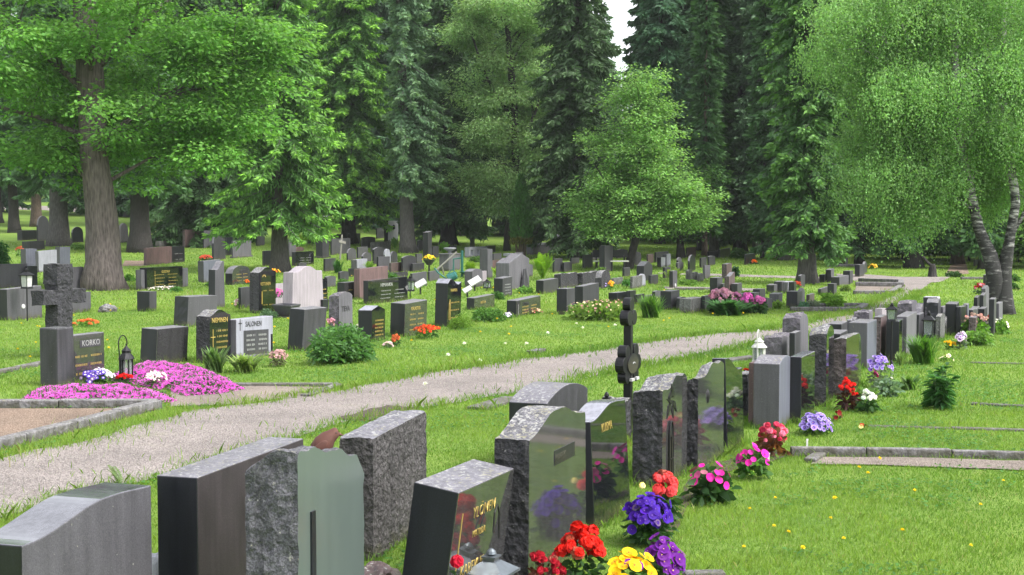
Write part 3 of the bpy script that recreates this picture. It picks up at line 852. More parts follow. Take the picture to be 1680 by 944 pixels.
b = MB(); b.lathe((0, 0, 0), [(.05, -.14), (.09, -.1), (.09, .1), (.02, .18)], 6); b.build('emblem', 'dark_metal', o, loc=(0, -T / 2 - .05, H * .68))
for k_, xs in (('fern', .5),):
    o, W, T, H, P = REG[k_]
    b = MB(); b.lathe((0, 0, 0), [(.06, -.02), (.07, 0)], 8, axis='y'); b.build('emblem', 'white_cup', o, loc=(0, -T / 2 - .01, H * .14))
o, W, T, H, P = REG['e1']
b = MB(); b.lathe((0, 0, 0), [(.05, -.012), (.06, 0)], 10, axis='y'); b.build('emblem', 'white_cup', o, loc=(-.05 * W, -T / 2 - .005, H * .42))
# ------------------------------------------------------------------ built things among the graves
RZ = math.pi / 2 - PHI

def jitter_mesh(o, amp, freq=9.0):
    for v in o.data.vertices:
        p = v.co * freq
        v.co += Vector((mnoise.noise(p), mnoise.noise(p + Vector((9, 3, 1))), mnoise.noise(p + Vector((2, 7, 5))))) * amp

def dense_box(name, c, size, mat, parent, amp, step=.06):
    bm = bmesh.new()
    bmesh.ops.create_cube(bm, size=1.0)
    for v in bm.verts: v.co = Vector((v.co.x * size[0] + c[0], v.co.y * size[1] + c[1], v.co.z * size[2] + c[2]))
    for ax in range(3):
        k = int(size[ax] / step)
        lo = c[ax] - size[ax] / 2
        for i in range(1, k):
            no = [0, 0, 0]; no[ax] = 1; co = [0, 0, 0]; co[ax] = lo + size[ax] * i / k
            bmesh.ops.bisect_plane(bm, geom=bm.verts[:] + bm.edges[:] + bm.faces[:], plane_co=co, plane_no=no)
    me = bpy.data.meshes.new(name); bm.to_mesh(me); bm.free()
    o = link(name, me, parent=parent, mats=[mat]); jitter_mesh(o, amp); return o

# old stone cross behind the pillar gravestone
P = G(98, 588); s = depth(P) / F
st = empty('stone_cross', P, RZ); tag(st, 'thick old stone cross with lichen on its stubby arms, behind the pillar gravestone', 'stone cross', None)
hz = z_at(P, 436); aw = 84 * s / .62
dense_box('shaft', (0, 0, (hz - .28) / 2), (.36, .28, hz - .28), 'hewn_dark', st, .018)
dense_box('crosshead', (0, 0, hz - .14), (.39, .31, .34), 'hewn_dark', st, .02)
dense_box('arm', (0, -.003, z_at(P, 487)), (1.02, .27, .25), 'hewn_dark', st, .02)

# black trefoil cross
P = G(1030, 716); hz = z_at(P, 488)
st = empty('grave_cross', P, RZ); tag(st, 'black painted cross with three-lobed ends and oval plaque, rising above the rough stones', 'cross', None)
b = MB(); T = .09
def disc(b, x, z, r, t=T, n=20):
    P_ = []
    for y in (-t / 2, t / 2):
        for i in range(n):
            a = 2 * math.pi * i / n; P_.append((x + r * math.cos(a), y, z + r * math.sin(a)))
    b.add(P_, [tuple(range(n)), tuple(range(2 * n - 1, n - 1, -1))] + [(i, i + n, (i + 1) % n + n, (i + 1) % n) for i in range(n)])
b.box((0, 0, hz / 2 - .12), (.075, T * .96, hz - .24)); b.box((0, 0, hz - .73), (.34, T * .92, .09))
b.build('crossbeam', 'dark_metal', st, bevel=.006)
for (x, z, r) in ((0, hz - .08, .078), (-.075, hz - .225, .085), (.075, hz - .225, .085), (-.145, hz - .60, .082), (.145, hz - .60, .082),
                  (-.22, hz - .73, .088), (.22, hz - .73, .088), (-.145, hz - .86, .082), (.145, hz - .86, .082)):
    b = MB(); disc(b, x, z, r, T * (1.08 if x else 1.0)); b.build('lobe', 'dark_metal', st, bevel=.005)
b = MB(); disc(b, 0, 0, .13, .012, 24)
pl = b.build('plaque', 'black_stone', st, loc=(0, -T / 2 - .012, hz - .73)); pl.scale = (1.35, 1, .85)
for x in (-.08, .08):
    b = MB(); b.box((x, 0, 0), (.09, .03, .03)); b.build('name_plate', 'white_cup', st, loc=(0, -T / 2 - .03, hz - .90))
b = MB(); b.tube([(-.04, 0, 0), (0, 0, .015), (.05, 0, 0)], .006, 6); b.build('ornament', 'silver_letter', st, loc=(0, -T / 2 - .025, hz - .73))

def lantern(name, label, px, py, pytop, wpx, style, mat='dark_metal', hook=None, post=False, glass='lantern_glass', group='grave lanterns', lantern_h=None):
    P = G(px, py); s = depth(P) / F; w = wpx * s; top = z_at(P, pytop) - P.z
    st = empty(name, P, RZ); tag(st, label, 'lantern', group)
    h = lantern_h * s if lantern_h else top * (.85 if not post else .3)
    z0 = top - h if post or hook else 0.0
    if hook: z0 = max(.02, hook[1] * s)
    if style == 'round':
        b = MB(); b.lathe((0, 0, z0), [(w * .5, 0), (w * .5, h * .06), (w * .42, h * .09)], 12); b.build('base', mat, st)
        b = MB(); b.lathe((0, 0, z0 + h * .09), [(w * .36, 0), (w * .36, h * .48)], 12); b.build('glass_pane', glass, st)
        for k in range(6):
            a = k * math.pi / 3; b = MB(); b.box((w * .4 * math.cos(a), w * .4 * math.sin(a), z0 + h * .33), (w * .09, w * .09, h * .48), rz=a); b.build('bar', mat, st)
        b = MB(); b.lathe((0, 0, z0 + h * .57), [(w * .56, 0), (w * .5, h * .05), (w * .3, h * .16), (w * .3, h * .2), (w * .34, h * .22), (w * .16, h * .30), (w * .05, h * .36), (w * .05, h * .42)], 12); b.build('roof', mat, st)
    else:
        b = MB(); b.box((0, 0, z0 + h * .05), (w * .74, w * .74, h * .10), taper=.92); b.build('base', mat, st)
        b = MB(); b.box((0, 0, z0 + h * .10 + h * .26), (w * .58, w * .58, h * .52), taper=1.12); b.build('glass_pane', glass, st)
        for dx in (-1, 1):
            for dy in (-1, 1):
                b = MB(); b.tube([(dx * w * .31, dy * w * .31, z0 + h * .1), (dx * w * .36, dy * w * .36, z0 + h * .63)], w * .035, 6); b.build('corner_post', mat, st)
        b = MB(); b.box((0, 0, z0 + h * .65), (w * .98, w * .98, h * .035)); b.box((0, 0, z0 + h * .74), (w * .96, w * .96, h * .15), taper=.34); b.build('roof', mat, st)
        b = MB(); b.box((0, 0, z0 + h * .845), (w * .26, w * .26, h * .06)); b.box((0, 0, z0 + h * .88), (w * .34, w * .34, h * .025)); b.build('vent', mat, st)
        b = MB(); b.lathe((0, 0, z0 + h * .89), [(w * .05, 0), (w * .12, h * .03), (w * .10, h * .07), (w * .05, h * .10), (w * .02, h * .11)], 10); b.build('finial', mat, st)
    if post:
        b = MB(); b.tube([(0, 0, -.1), (0, 0, z0 + .01)], .016, 8); b.build('post', mat, st)
    if hook:
        hp = hook[0] * s; b = MB()
        pts = [(-hp, 0, -.05), (-hp, 0, top * .62)] + [(-hp + hp * .5 + (hp * .62) * math.cos(math.pi - a), 0, top * .82 + top * .17 * math.sin(a)) for a in (0, .4, .8, 1.2, 1.57, 2, 2.4, 2.8, 3.14)]
        pts += [(0, 0, top * .72), (0, 0, z0 + h * .98)]
        b.tube(pts, max(.007, .009), 6); b.build('hook', mat, st)
    return st
lantern('grave_lantern', 'large zinc lantern with wire handle in front of the leaning gold-lettered stone', 806, 1010, 880, 74, 'square', 'zinc')
hl = bpy.data.objects['grave_lantern']
b = MB(); b.tube([(.03, 0, .50), (.05, .0, .62), (.09, 0, .66), (.12, 0, .60), (.11, 0, .45)], .006, 6); b.build('handle', 'dark_metal', hl)
lantern('grave_lantern', 'black pitched-roof lantern with thin spike, behind the bow-topped stone', 995, 728, 628, 36, 'square')
lantern('grave_lantern', 'black round lantern hanging from a crook above the pink phlox', 208, 628, 549, 24, 'round', hook=(17, 5), lantern_h=60)
lantern('grave_lantern', 'white lantern under a white crook beside the gravel path', 1245, 622, 540, 24, 'round', 'white_paint', hook=(12, 27), lantern_h=44)
lantern('path_lamp', 'tall black lamp with frosted glass on a thin post, among grey slabs', 45, 527, 440, 19, 'square', post=True, lantern_h=34, glass='white_cup', group='lamps on posts')
lantern('grave_lantern', 'square black lantern on a post above the jet black stone', 1462, 600, 497, 20, 'square', post=True, lantern_h=30)
lantern('grave_lantern', 'square black lantern amid the tall grass of the daylilies', 1523, 568, 510, 21, 'square', post=True, lantern_h=44)
lantern('grave_lantern', 'dark lantern with white roof beside the wide silver-lettered stone', 673, 490, 452, 15, 'square', post=True, lantern_h=26)
lantern('grave_lantern', 'low pale-topped lantern on a stake near the grey pillar stone', 799, 478, 458, 13, 'square', post=True, lantern_h=15)
lantern('grave_lantern', 'dark greenish glass lantern behind the peach roses near the birch', 1610, 540, 516, 13, 'square', post=True, lantern_h=20)
lantern('grave_lantern', 'dark lantern topped by red flowers near the birch', 1624, 542, 520, 11, 'square', post=True, lantern_h=18)

# clay bird sitting on the rough stone
o, W, T, H, Pst = REG['bird']
def profile_body(name, rings, mat, parent, n=14, loc=(0, 0, 0), rz=0.0):
    """one smooth skin through elliptical rings (x, z, rx-half width, rz-half height)"""
    V = []; Fc = []
    for x, z, ry, rzz in rings:
        for i in range(n):
            a = 2 * math.pi * i / n; V.append((x, ry * math.cos(a), z + rzz * math.sin(a)))
    for j in range(len(rings) - 1):
        for i in range(n): Fc.append((j * n + i, j * n + (i + 1) % n, (j + 1) * n + (i + 1) % n, (j + 1) * n + i))
    Fc.append(tuple(range(n - 1, -1, -1))); Fc.append(tuple((len(rings) - 1) * n + i for i in range(n)))
    me = bpy.data.meshes.new(name); me.from_pydata(V, [], Fc)
    for p in me.polygons: p.use_smooth = True
    return link(name, me, loc, rz, parent, [mat])
bp_ = o.location + Matrix.Rotation(o.rotation_euler.z, 3, 'Z') @ Vector(((.68 - .5) * W, -.03, H * .905))
bird = profile_body('bird_figurine', [(-.080, .030, .005, .005), (-.072, .036, .030, .026), (-.048, .048, .056, .050), (-.012, .058, .068, .066), (.024, .068, .062, .070), (.046, .090, .046, .058), (.056, .110, .038, .042), (.068, .117, .030, .031), (.078, .115, .016, .018), (.083, .114, .007, .007)], 'clay', None, loc=bp_, rz=.1)
tag(bird, 'rust-brown clay bird perched on the rough grey-green gravestone', 'bird figurine')
b = MB(); b.lathe((0, 0, 0), [(.011, 0), (.001, .03)], 8); bk = b.build('beak', 'clay', bird, loc=(.079, 0, .114)); bk.rotation_euler = (0, math.pi / 2 + .2, 0)
for sy in (-1, 1):
    w_ = profile_body('wing', [(-.075, .02, .004, .004), (-.045, .038, .008, .024), (-.01, .055, .010, .034), (.012, .07, .007, .022), (.022, .078, .002, .006)], 'clay', bird, loc=(0, sy * .060, .0))
    b = MB(); b.lathe((0, 0, 0), [(.001, -.004), (.006, 0), (.001, .004)], 8); b.build('eye', 'dark_metal', bird, loc=(.066, sy * .027, .126))

# flower trough in front of the pinkish-white stone
P = G(470, 520); s = depth(P) / F
st = empty('flower_trough', P, RZ); tag(st, 'wide grey concrete bowl planted with pink flowers', 'planter')
b = MB(); b.lathe((0, 0, 0), [(.26, 0), (.28, .03), (.42, .26), (.45, .28), (.45, .31), (.38, .31), (.36, .25)], 4); bw = b.build('bowl', 'mid_stone', st); bw.scale = (1.25, .8, 1); bw.rotation_euler.z = math.pi / 4
b = MB(); b.box((0, 0, -.02), (.8, .5, .09)); b.build('foot', 'mid_stone', st)

def mono(name, label, px, py, rz=RZ, cat=None, group=None):
    P = G(px, py); st = empty(name, P, rz); tag(st, label, cat or name.replace('_', ' '), group); return st, P, depth(P) / F
# urn on its pedestal
st, P, s = mono('urn_pedestal', 'grey pedestal carrying a pale stone urn with drooping rim', 738, 444, cat='monument')
b = MB(); b.box((0, 0, 26 * s / 2), (42 * s, .5, 26 * s)); b.box((.0, 0, 27 * s), (45 * s, .56, .06)); b.build('pedestal', 'grey_stone', st, bevel=.02)
b = MB(); b.lathe((0, 0, 27 * s + .03), [(.10, 0), (.06, .06), (.12, .10), (.28, .20), (.31, .24), (.24, .26)], 14); b.build('urn', 'light_stone', st, smooth=True)
# gabled double monument
st, P, s = mono('gabled_monument', 'light grey double monument with two gabled blocks and broad stepped shoulders', 842, 474, cat='monument')
def gabled(b, x, w, h, g, t, y=0):
    pr = [(-w / 2, 0), (w / 2, 0), (w / 2, h), (0, h + g), (-w / 2, h)]
    b.add([(x + a, y - t / 2, z) for a, z in pr] + [(x + a, y + t / 2, z) for a, z in pr], [(0, 1, 2, 3, 4), (9, 8, 7, 6, 5)] + [(i, i + 5, (i + 1) % 5 + 5, (i + 1) % 5) for i in range(5)])
b = MB(); gabled(b, -.35, 1.1, .92, .16, .5); b.build('gable_block', 'grey_stone', st, bevel=.02)
b = MB(); gabled(b, .95, 1.35, 1.0, .2, .42, .3); b.build('gable_block', 'grey_stone', st, bevel=.02)
b = MB(); b.box((.2, -.35, .35), (.5, .16, .7), taper=.3); b.build('figure_relief', 'dark_stone', st, bevel=.02)
# stone gate wall
st, P, s = mono('stone_gate_wall', 'low grey stone wall with two capped pillars, beside the trimmed thuja', 872, 418, rz=RZ - .1, cat='wall')
w = side_len(P, 911, math.cos(RZ - .1), math.sin(RZ - .1)); h1 = 23 * s
for x, h in ((0, h1), (w, h1 * 1.25)):
    b = MB(); b.box((x, 0, h / 2), (.42, .42, h)); b.build('pillar', 'grey_stone', st)
    b = MB(); b.lathe((x, 0, h), [(.26, 0), (.26, .06), (.20, .12), (.06, .15)], 8); b.build('cap', 'light_stone', st)
b = MB(); b.box((w / 2, 0, h1 * .35), (w - .3, .22, h1 * .7)); b.build('panel', 'grey_stone', st)
b = MB(); b.box((w / 2, -.01, h1 * .75), (w - .3, .30, .12)); b.build('coping', 'light_stone', st)
# low wall with square holes
st, P, s = mono('pierced_wall', 'pale low wall pierced by small square holes, far behind the tall pillars', 766, 423, rz=RZ, cat='wall')
w = side_len(P, 796, math.cos(RZ), math.sin(RZ)); h = 17 * s
for k, (x0, x1) in enumerate(((0, .10), (.22, .46), (.58, .82), (.92, 1.0))):
    b = MB(); b.box(((x0 + x1) / 2 * w, 0, h / 2), ((x1 - x0) * w, .25, h * .5)); b.build('pier', 'light_stone', st)
b = MB(); b.box((w / 2, 0, h * .125), (w, .26, h * .25)); b.build('base_course', 'light_stone', st)
b = MB(); b.box((w / 2, 0, h * .875), (w, .26, h * .25)); b.build('top_course', 'light_stone', st)
# white low stone bench-like block
st, P, s = mono('stone_table', 'small white stone slab on a short leg near the thuja', 836, 430, cat='stone table')
b = MB(); b.box((0, 0, 12 * s), (22 * s, .4, 4 * s)); b.build('top', 'light_stone', st)
b = MB(); b.box((0, 0, 5 * s), (8 * s, .3, 10 * s)); b.build('leg', 'light_stone', st)
# black framed plaque stone far along the lawn
st, P, s = mono('plaque_monument', 'grey block monument with a big black panel on a kerbed plot', 1379, 437, rz=RZ - 1.05, cat='monument')
b = MB(); b.box((0, .25, 9.3 * s), (25 * s, .5, 18.6 * s)); b.build('block', 'grey_stone', st, bevel=.02)
b = MB(); b.box((-1.5 * s, -.012, 9 * s), (19 * s, .02, 13 * s)); b.build('panel', 'polished_black', st)
b = MB(); b.box((3 * s, -.5, .06), (62 * s, .14, .12)); b.build('kerb', 'kerb_concrete', st)
# leaning wooden cross
st, P, s = mono('wooden_cross', 'thin weathered wooden cross leaning in the grass near the obelisk', 558, 426, rz=RZ)
st.rotation_euler = (0, math.radians(9), RZ)
b = MB(); b.box((0, 0, 20 * s), (.07, .06, 42 * s)); b.build('upright', 'old_wood', st)
b = MB(); b.box((0, -.05, 29 * s), (.62, .05, .13)); b.build('crossbar', 'old_wood', st)
# park bench
st, P, s = mono('park_bench', 'black park bench with pale seat boards standing by the path', 1002, 445, rz=0.05)
wb = 58 * s
b = MB(); b.box((0, 0, .45), (wb, .42, .05)); b.build('seat', 'white_paint', st)
b = MB()
b.box((0, .24, .78), (wb, .05, .34)); b.build('backrest', 'dark_metal', st)
for sx in (-.4, .0, .4):
    b = MB(); b.box((sx * wb, -.1, .21), (.07, .06, .43)); b.build('leg', 'dark_metal', st)
    b = MB(); b.box((sx * wb, .22, .35), (.07, .06, .72)); b.build('leg', 'dark_metal', st)
# teal tap stand
st, P, s = mono('tap_stand', 'teal green metal post holding a dish, between the pale stones', 758, 455, rz=0)
b = MB(); b.tube([(0, 0, -.1), (0, 0, 44 * s)], .055, 8); b.build('post', 'teal_paint', st)
b = MB(); b.tube([(-.35, 0, .3), (-.35, 0, .75), (0, 0, .8)], .035, 8); b.build('arm', 'teal_paint', st)
b = MB(); b.lathe((.2, 0, .10), [(.12, 0), (.32, .10), (.34, .13)], 14); b.build('dish', 'teal_paint', st)
# watering can
st, P, s = mono('watering_can', 'teal watering can lying on the wide plain stones near the tap', 735, 468, rz=0)
z_ = z_at(P, 458) - P.z
b = MB(); b.lathe((0, 0, 0), [(.15, 0), (.17, .02), (.15, .32), (.06, .36)], 12); cn = b.build('body', 'teal_paint', st, loc=(.0, 0, z_)); cn.rotation_euler = (0, 1.1, 0)
b = MB(); b.tube([(-.05, 0, 0), (-.35, 0, .22), (-.5, 0, .40)], .03, 8); b.build('spout', 'teal_paint', st, loc=(0, 0, z_))
b = MB(); b.tube([(0, 0, .18), (.15, 0, .35), (.32, 0, .2)], .02, 6); b.build('handle', 'teal_paint', st, loc=(0, 0, z_))
b = MB(); b.box((0, 0, z_ / 2 - .08), (.4, .3, z_)); b.build('stand', 'mid_stone', st)
# leaning pole
st, P, s = mono('garden_pole', 'long grey pole leaning beside the yellow flower stand', 706, 452, rz=0, cat='pole')
b = MB(); b.tube([(0, 0, 0), (43 * s, .3, 38 * s)], .04, 6); b.build('shaft', 'old_wood', st)
b = MB(); b.tube([(22 * s, .3, 0), (18 * s, .15, 17 * s)], .035, 6); b.build('prop', 'old_wood', st)
# small tilted white memorial plates
for px, py, w, ht, lab in ((690, 484, .46, .36, 'white tilted memorial plate with a small lantern outline'), (779, 478, .52, .34, 'white tilted memorial plate, upper one behind the low gold-lettered slab'), (767, 489, .34, .26, 'white tilted memorial plate, lower one touching the low gold-lettered slab')):
    st, P, s = mono('memorial_plate', lab, px, py, rz=RZ - .9, cat='memorial plate', group='white memorial plates on stakes')
    b = MB(); b.box((0, 0, 0), (w * .8, .04, w * .55)); pl = b.build('plate', 'white_cup', st, loc=(0, 0, ht)); pl.rotation_euler = (-.9, -.5, 0)
    b = MB(); b.box((0, .03, ht / 2 - .05), (.05, .05, ht)); b.build('stake', 'dark_metal', st)
# yellow flower stand (flowers come later)
st, P, s = mono('flower_stand', 'small metal flower stand filled with yellow flowers', 704, 447, rz=0)
b = MB(); b.lathe((0, 0, .32), [(.10, 0), (.26, .22), (.27, .24)], 12); b.build('pot', 'dark_stone', st)
b = MB(); b.tube([(0, 0, -.05), (0, 0, .33)], .04, 6); b.build('stem', 'dark_metal', st)
YEL_POT = (P, s)
# birdless boulder in the grass, path marker stone, dark slab on lawn
def boulder(label, px, py, w, d, h, mat, seed, name='boulder'):
    P = G(px, py); bm = bmesh.new(); bmesh.ops.create_icosphere(bm, subdivisions=4, radius=1.0)
    for v in bm.verts:
        n = v.co.normalized(); q = n * 1.4 + Vector((seed, seed * 2, 0))
        v.co = Vector((n.x * w, n.y * d, n.z * h)) * (1 + .28 * mnoise.fractal(q, 1, 2, 4))
        v.co.z += h * .35
    me = bpy.data.meshes.new(name); bm.to_mesh(me); bm.free()
    return tag(link(name, me, P, RZ, None, [mat]), label, 'rock', None)
boulder('small pale lichen-covered rock lying alone in the grass', 177, 512, .27, .2, .15, 'top_lichen', 3)
boulder('whitish rock on the ground between the wave-topped and dark flat stones', 256, 1010, .12, .2, .30, 'white_stone', 5)
boulder('flat reddish rock at the foot of the leaning gold-lettered stone', 618, 960, .18, .14, .10, 'brown_stone', 8)
P = G(880, 580)
b = MB(); b.box((0, 0, .02), (.55, .16, .10)); mk = b.build('marker_slab', 'top_lichen', None, P, RZ, bevel=.01); tag(mk, 'little flat grey slab sunk into the lawn beside the path', 'marker slab')
P = G(768, 668)
b = MB(); b.box((0, 0, .01), (1.1, .28, .06)); mk = b.build('marker_slab', 'kerb_concrete', None, G(812, 664), RZ, bevel=.01); tag(mk, 'long flat worn slab between path and bow-topped stone', 'marker slab')

# ------------------------------------------------------------------ grave kerbs and gravel plots
def kerb(label, pts, w=.12, h=.11, closed=False, name='grave_kerb', parent=None):
    Q = [Vector(p) if isinstance(p, Vector) else G(*p) for p in pts]
    if closed: Q.append(Q[0])
    b = MB()
    for i in range(len(Q) - 1):
        a, c = Q[i], Q[i + 1]; L = (c - a); n = max(1, int(L.length / .9)); ang = math.atan2(L.y, L.x)
        for k in range(n):
            p = a + L * ((k + .5) / n)
            r = random.uniform
            b.box((p.x, p.y, tz(p.x, p.y) + h / 2 - .03 + r(-.008, .008)), (L.length / n - .012, w, h + .06), rz=ang + r(-.006, .006))
    c0 = sum((Vector(q) for q in Q), Vector()) / len(Q); c0.z = tz(c0.x, c0.y)
    b.v = [(x - c0.x, y - c0.y, z - c0.z) for x, y, z in b.v]
    o = b.build(name, 'kerb_concrete', None, c0, 0, bevel=.012); return tag(o, label, 'kerb', 'concrete kerbs round the graves')
kerb('concrete kerb frame round the reddish gravel plot beside the path', [(-60, 671), (258, 671), (-60, 752)], .16, .12)
kerb('concrete kerb running from the pink phlox toward the path', [(374, 634), (556, 634), (500, 652)], .13, .05)
kerb('low stone edging behind the stone pillar and pink phlox', [(-40, 622), (72, 598)], .14, .06)
kerb('long dark kerb above the beige gravel strip on the lawn', [(1296, 748), (1420, 749), (1560, 751), (1720, 755)], .09, .085)
kerb('short kerb end jutting toward the grass beside the bronze begonia', [(1350, 746), (1328, 760)], .12, .05)
kerb('worn kerb strip in the lawn beyond the lavender pansies', [(1424, 700), (1560, 704), (1720, 709)], .11, .022)
kerb('thin broken kerb in the lawn next to the tall green plant', [(1590, 664), (1720, 671)], .11, .03)
kerb('faint thin kerb in the lawn beyond the yellow flowers', [(1592, 596), (1720, 599)], .11, .03)
kerb('double kerb of the far gravel grave beside the side path', [(1403, 470), (1478, 471), (1478, 466), (1410, 463)], .2, .16)
kerb('near kerb of the far gravel grave beside the side path', [(1400, 483), (1462, 483), (1476, 473)], .16, .12)
kerb('kerb round the gravel grave behind the blue-green cushions', [(1296, 511), (1408, 511), (1420, 505), (1310, 505)], .16, .12)
kerb('small kerb stones at the edge of the iris bed', [(1170, 476), (1106, 476)], .15, .08)
kerb('low kerb seen far off beyond the gravel junction', [(1576, 459), (1622, 459)], .2, .1)
kerb('pale flat kerb beside the white lantern', [(1178, 596), (1236, 588)], .2, .05)
kerb('foot kerb at the very front of the lawn under the pansies', [(1120, 948), (1190, 947)], .1, .05)
kerb('long low grey plinth wall behind the gold-cross stone', [(258, 406), (306, 402)], .3, .35)
# ------------------------------------------------------------------ ground, paths, plots
def lawn_mat():
    m, nt, b, o = new_mat('lawn')
    v = coords(nt, 'Object')
    n1 = nd(nt, 'ShaderNodeTexNoise', Scale=.35, Detail=5.0, Roughness=.6); nt.links.new(v, n1.inputs['Vector'])
    n2 = nd(nt, 'ShaderNodeTexNoise', Scale=26.0, Detail=6.0, Roughness=.7); nt.links.new(v, n2.inputs['Vector'])
    n3 = nd(nt, 'ShaderNodeTexNoise', Scale=2.4, Detail=5.0, Roughness=.65); nt.links.new(v, n3.inputs['Vector'])
    r1 = ramp(nt, n1.outputs['Fac'], [(.35, (.11, .20, .030)), (.65, (.175, .265, .045))])
    r2 = ramp(nt, n2.outputs['Fac'], [(.3, .55), (.7, 1.25)])
    c = mixc(nt, 1.0, r1.outputs['Color'], r2.outputs['Color'], 'MULTIPLY')
    r3 = ramp(nt, n3.outputs['Fac'], [(.58, 0.0), (.72, .55)])
    c = mixc(nt, r3.outputs['Color'], c, (.24, .26, .08))
    nt.links.new(c, b.inputs['Base Color']); b.inputs['Roughness'].default_value = .85; b.inputs['Specular IOR Level'].default_value = .2
    bp = nd(nt, 'ShaderNodeBump', Strength=.7, Distance=.05); nt.links.new(n2.outputs['Fac'], bp.inputs['Height']); nt.links.new(bp.outputs['Normal'], b.inputs['Normal'])
def gravel_mat(name, c1, c2, c3, weeds=.0):
    m, nt, b, o = new_mat(name)
    v = coords(nt, 'Object')
    vo = nd(nt, 'ShaderNodeTexVoronoi', Scale=62.0); nt.links.new(v, vo.inputs['Vector'])
    n1 = nd(nt, 'ShaderNodeTexNoise', Scale=.9, Detail=6.0, Roughness=.65); nt.links.new(v, n1.inputs['Vector'])
    n2 = nd(nt, 'ShaderNodeTexNoise', Scale=60.0, Detail=3.0); nt.links.new(v, n2.inputs['Vector'])
    sh = nt.nodes.new('ShaderNodeSeparateColor'); nt.links.new(vo.outputs['Color'], sh.inputs[0])
    r1 = ramp(nt, sh.outputs[0], [(.0, c1), (.5, c2), (1.0, c3)])
    r2 = ramp(nt, n1.outputs['Fac'], [(.3, .68), (.7, 1.18)])
    c = mixc(nt, 1.0, r1.outputs['Color'], r2.outputs['Color'], 'MULTIPLY')
    if weeds:
        w = ramp(nt, n1.outputs['Fac'], [(.60, 0.0), (.72, weeds)])
        c = mixc(nt, w.outputs['Color'], c, (.13, .14, .06))
    nt.links.new(c, b.inputs['Base Color']); b.inputs['Roughness'].default_value = .95
    ad = nd(nt, 'ShaderNodeMath', operation='ADD'); nt.links.new(vo.outputs['Distance'], ad.inputs[0]); nt.links.new(n2.outputs['Fac'], ad.inputs[1])
    bp = nd(nt, 'ShaderNodeBump', Strength=.8, Distance=.02); nt.links.new(ad.outputs[0], bp.inputs['Height']); nt.links.new(bp.outputs['Normal'], b.inputs['Normal'])
lawn_mat()
gravel_mat('path_gravel', (.150, .130, .121), (.232, .203, .190), (.32, .282, .266), .55)
gravel_mat('plot_gravel', (.13, .088, .065), (.20, .14, .10), (.28, .21, .16), .3)
gravel_mat('plot_sand', (.15, .12, .10), (.21, .172, .145), (.27, .23, .20), .3)

xs = np.concatenate([np.linspace(-300, -80, 12), np.linspace(-76, 76, 77), np.linspace(80, 300, 12)])
ys = np.concatenate([np.linspace(-30, 120, 101), np.linspace(124, 320, 50)])
XX, YY = np.meshgrid(xs, ys); ZZ = terrain(XX, np.minimum(YY, 320))
V = np.stack([XX, YY, ZZ], -1).reshape(-1, 3)
nx, ny = len(xs), len(ys)
ii, jj = np.meshgrid(np.arange(nx - 1), np.arange(ny - 1))
a = (jj * nx + ii).ravel()
Fq = np.stack([a, a + 1, a + nx + 1, a + nx], -1).ravel()
g = link('ground', mesh_np('ground', V, 4, Fq, smooth=True), mats=['lawn']); g['kind'] = 'structure'

POLYS = []    # everything grass must keep off, in plan
def plan(pts): return np.array([[G(*p).x, G(*p).y] for p in pts])
def inside(poly, X, Y):
    r = np.zeros(X.shape, bool); n = len(poly); j = n - 1
    for i in range(n):
        xi, yi = poly[i]; xj, yj = poly[j]
        with np.errstate(divide='ignore', invalid='ignore'):
            c = ((yi > Y) != (yj > Y)) & (X < (xj - xi) * (Y - yi) / (yj - yi + 1e-12) + xi)
        r ^= c; j = i
    return r

def strip(name, A, B, mat, lift=.010, rag=.10, n=160, m=6, guard=True):
    """a ribbon of ground between two edge lines, its edges ragged"""
    def resample(pts):
        Q = np.array([[G(*p).x, G(*p).y] for p in pts]); d = np.concatenate([[0], np.cumsum(np.hypot(*np.diff(Q, axis=0).T))])
        t = np.linspace(0, d[-1], n); return np.stack([np.interp(t, d, Q[:, 0]), np.interp(t, d, Q[:, 1])], -1)
    a, c = resample(A), resample(B)
    for q, sg in ((a, 1), (c, -1)):
        for i in range(n):
            w = a[i] - c[i]; w = w / (np.hypot(*w) + 1e-9)
            q[i] += sg * w * rag * (mnoise.noise(Vector((q[i][0] * .9, q[i][1] * .9, 3.1))) + .5 * mnoise.noise(Vector((q[i][0] * 4, q[i][1] * 4, 1.7))))
    P = np.stack([a + (c - a) * (k / m) for k in range(m + 1)], 1).reshape(-1, 2)
    V = np.concatenate([P, (terrain(P[:, 0], P[:, 1]) + lift)[:, None]], 1)
    i_, k_ = np.meshgrid(np.arange(n - 1), np.arange(m)); q = (i_ * (m + 1) + k_).ravel()
    Fq = np.stack([q, q + m + 1, q + m + 2, q + 1], -1).ravel()
    o = link(name, mesh_np(name, V, 4, Fq), mats=[mat]); o['kind'] = 'structure'
    if o.data.polygons[0].normal.z < 0: o.data.flip_normals()
    if guard: POLYS.append(np.concatenate([a, c[::-1]]))
    return o
PATH_A = [(-500, 840), (-200, 790), (0, 757), (150, 722), (250, 690), (300, 678), (430, 661), (560, 641), (700, 613), (850, 592), (1000, 572), (1100, 556), (1180, 548), (1262, 542), (1330, 529), (1400, 512), (1445, 492), (1478, 474), (1490, 462)]
PATH_B = [(-500, 985), (-200, 900), (0, 852), (130, 812), (250, 787), (420, 740), (560, 694), (700, 669), (830, 649), (960, 622), (1080, 597), (1180, 580), (1262, 562), (1340, 549), (1400, 534), (1455, 515), (1490, 494), (1512, 476), (1528, 462)]
strip('gravel_path', PATH_A, PATH_B, 'path_gravel', .010, .16, 420, 8)
strip('side_path', [(1370, 450), (1420, 451), (1480, 455), (1560, 455)], [(1390, 460), (1430, 463), (1490, 468), (1546, 463)], 'path_gravel', .016, .3, 60, 4)
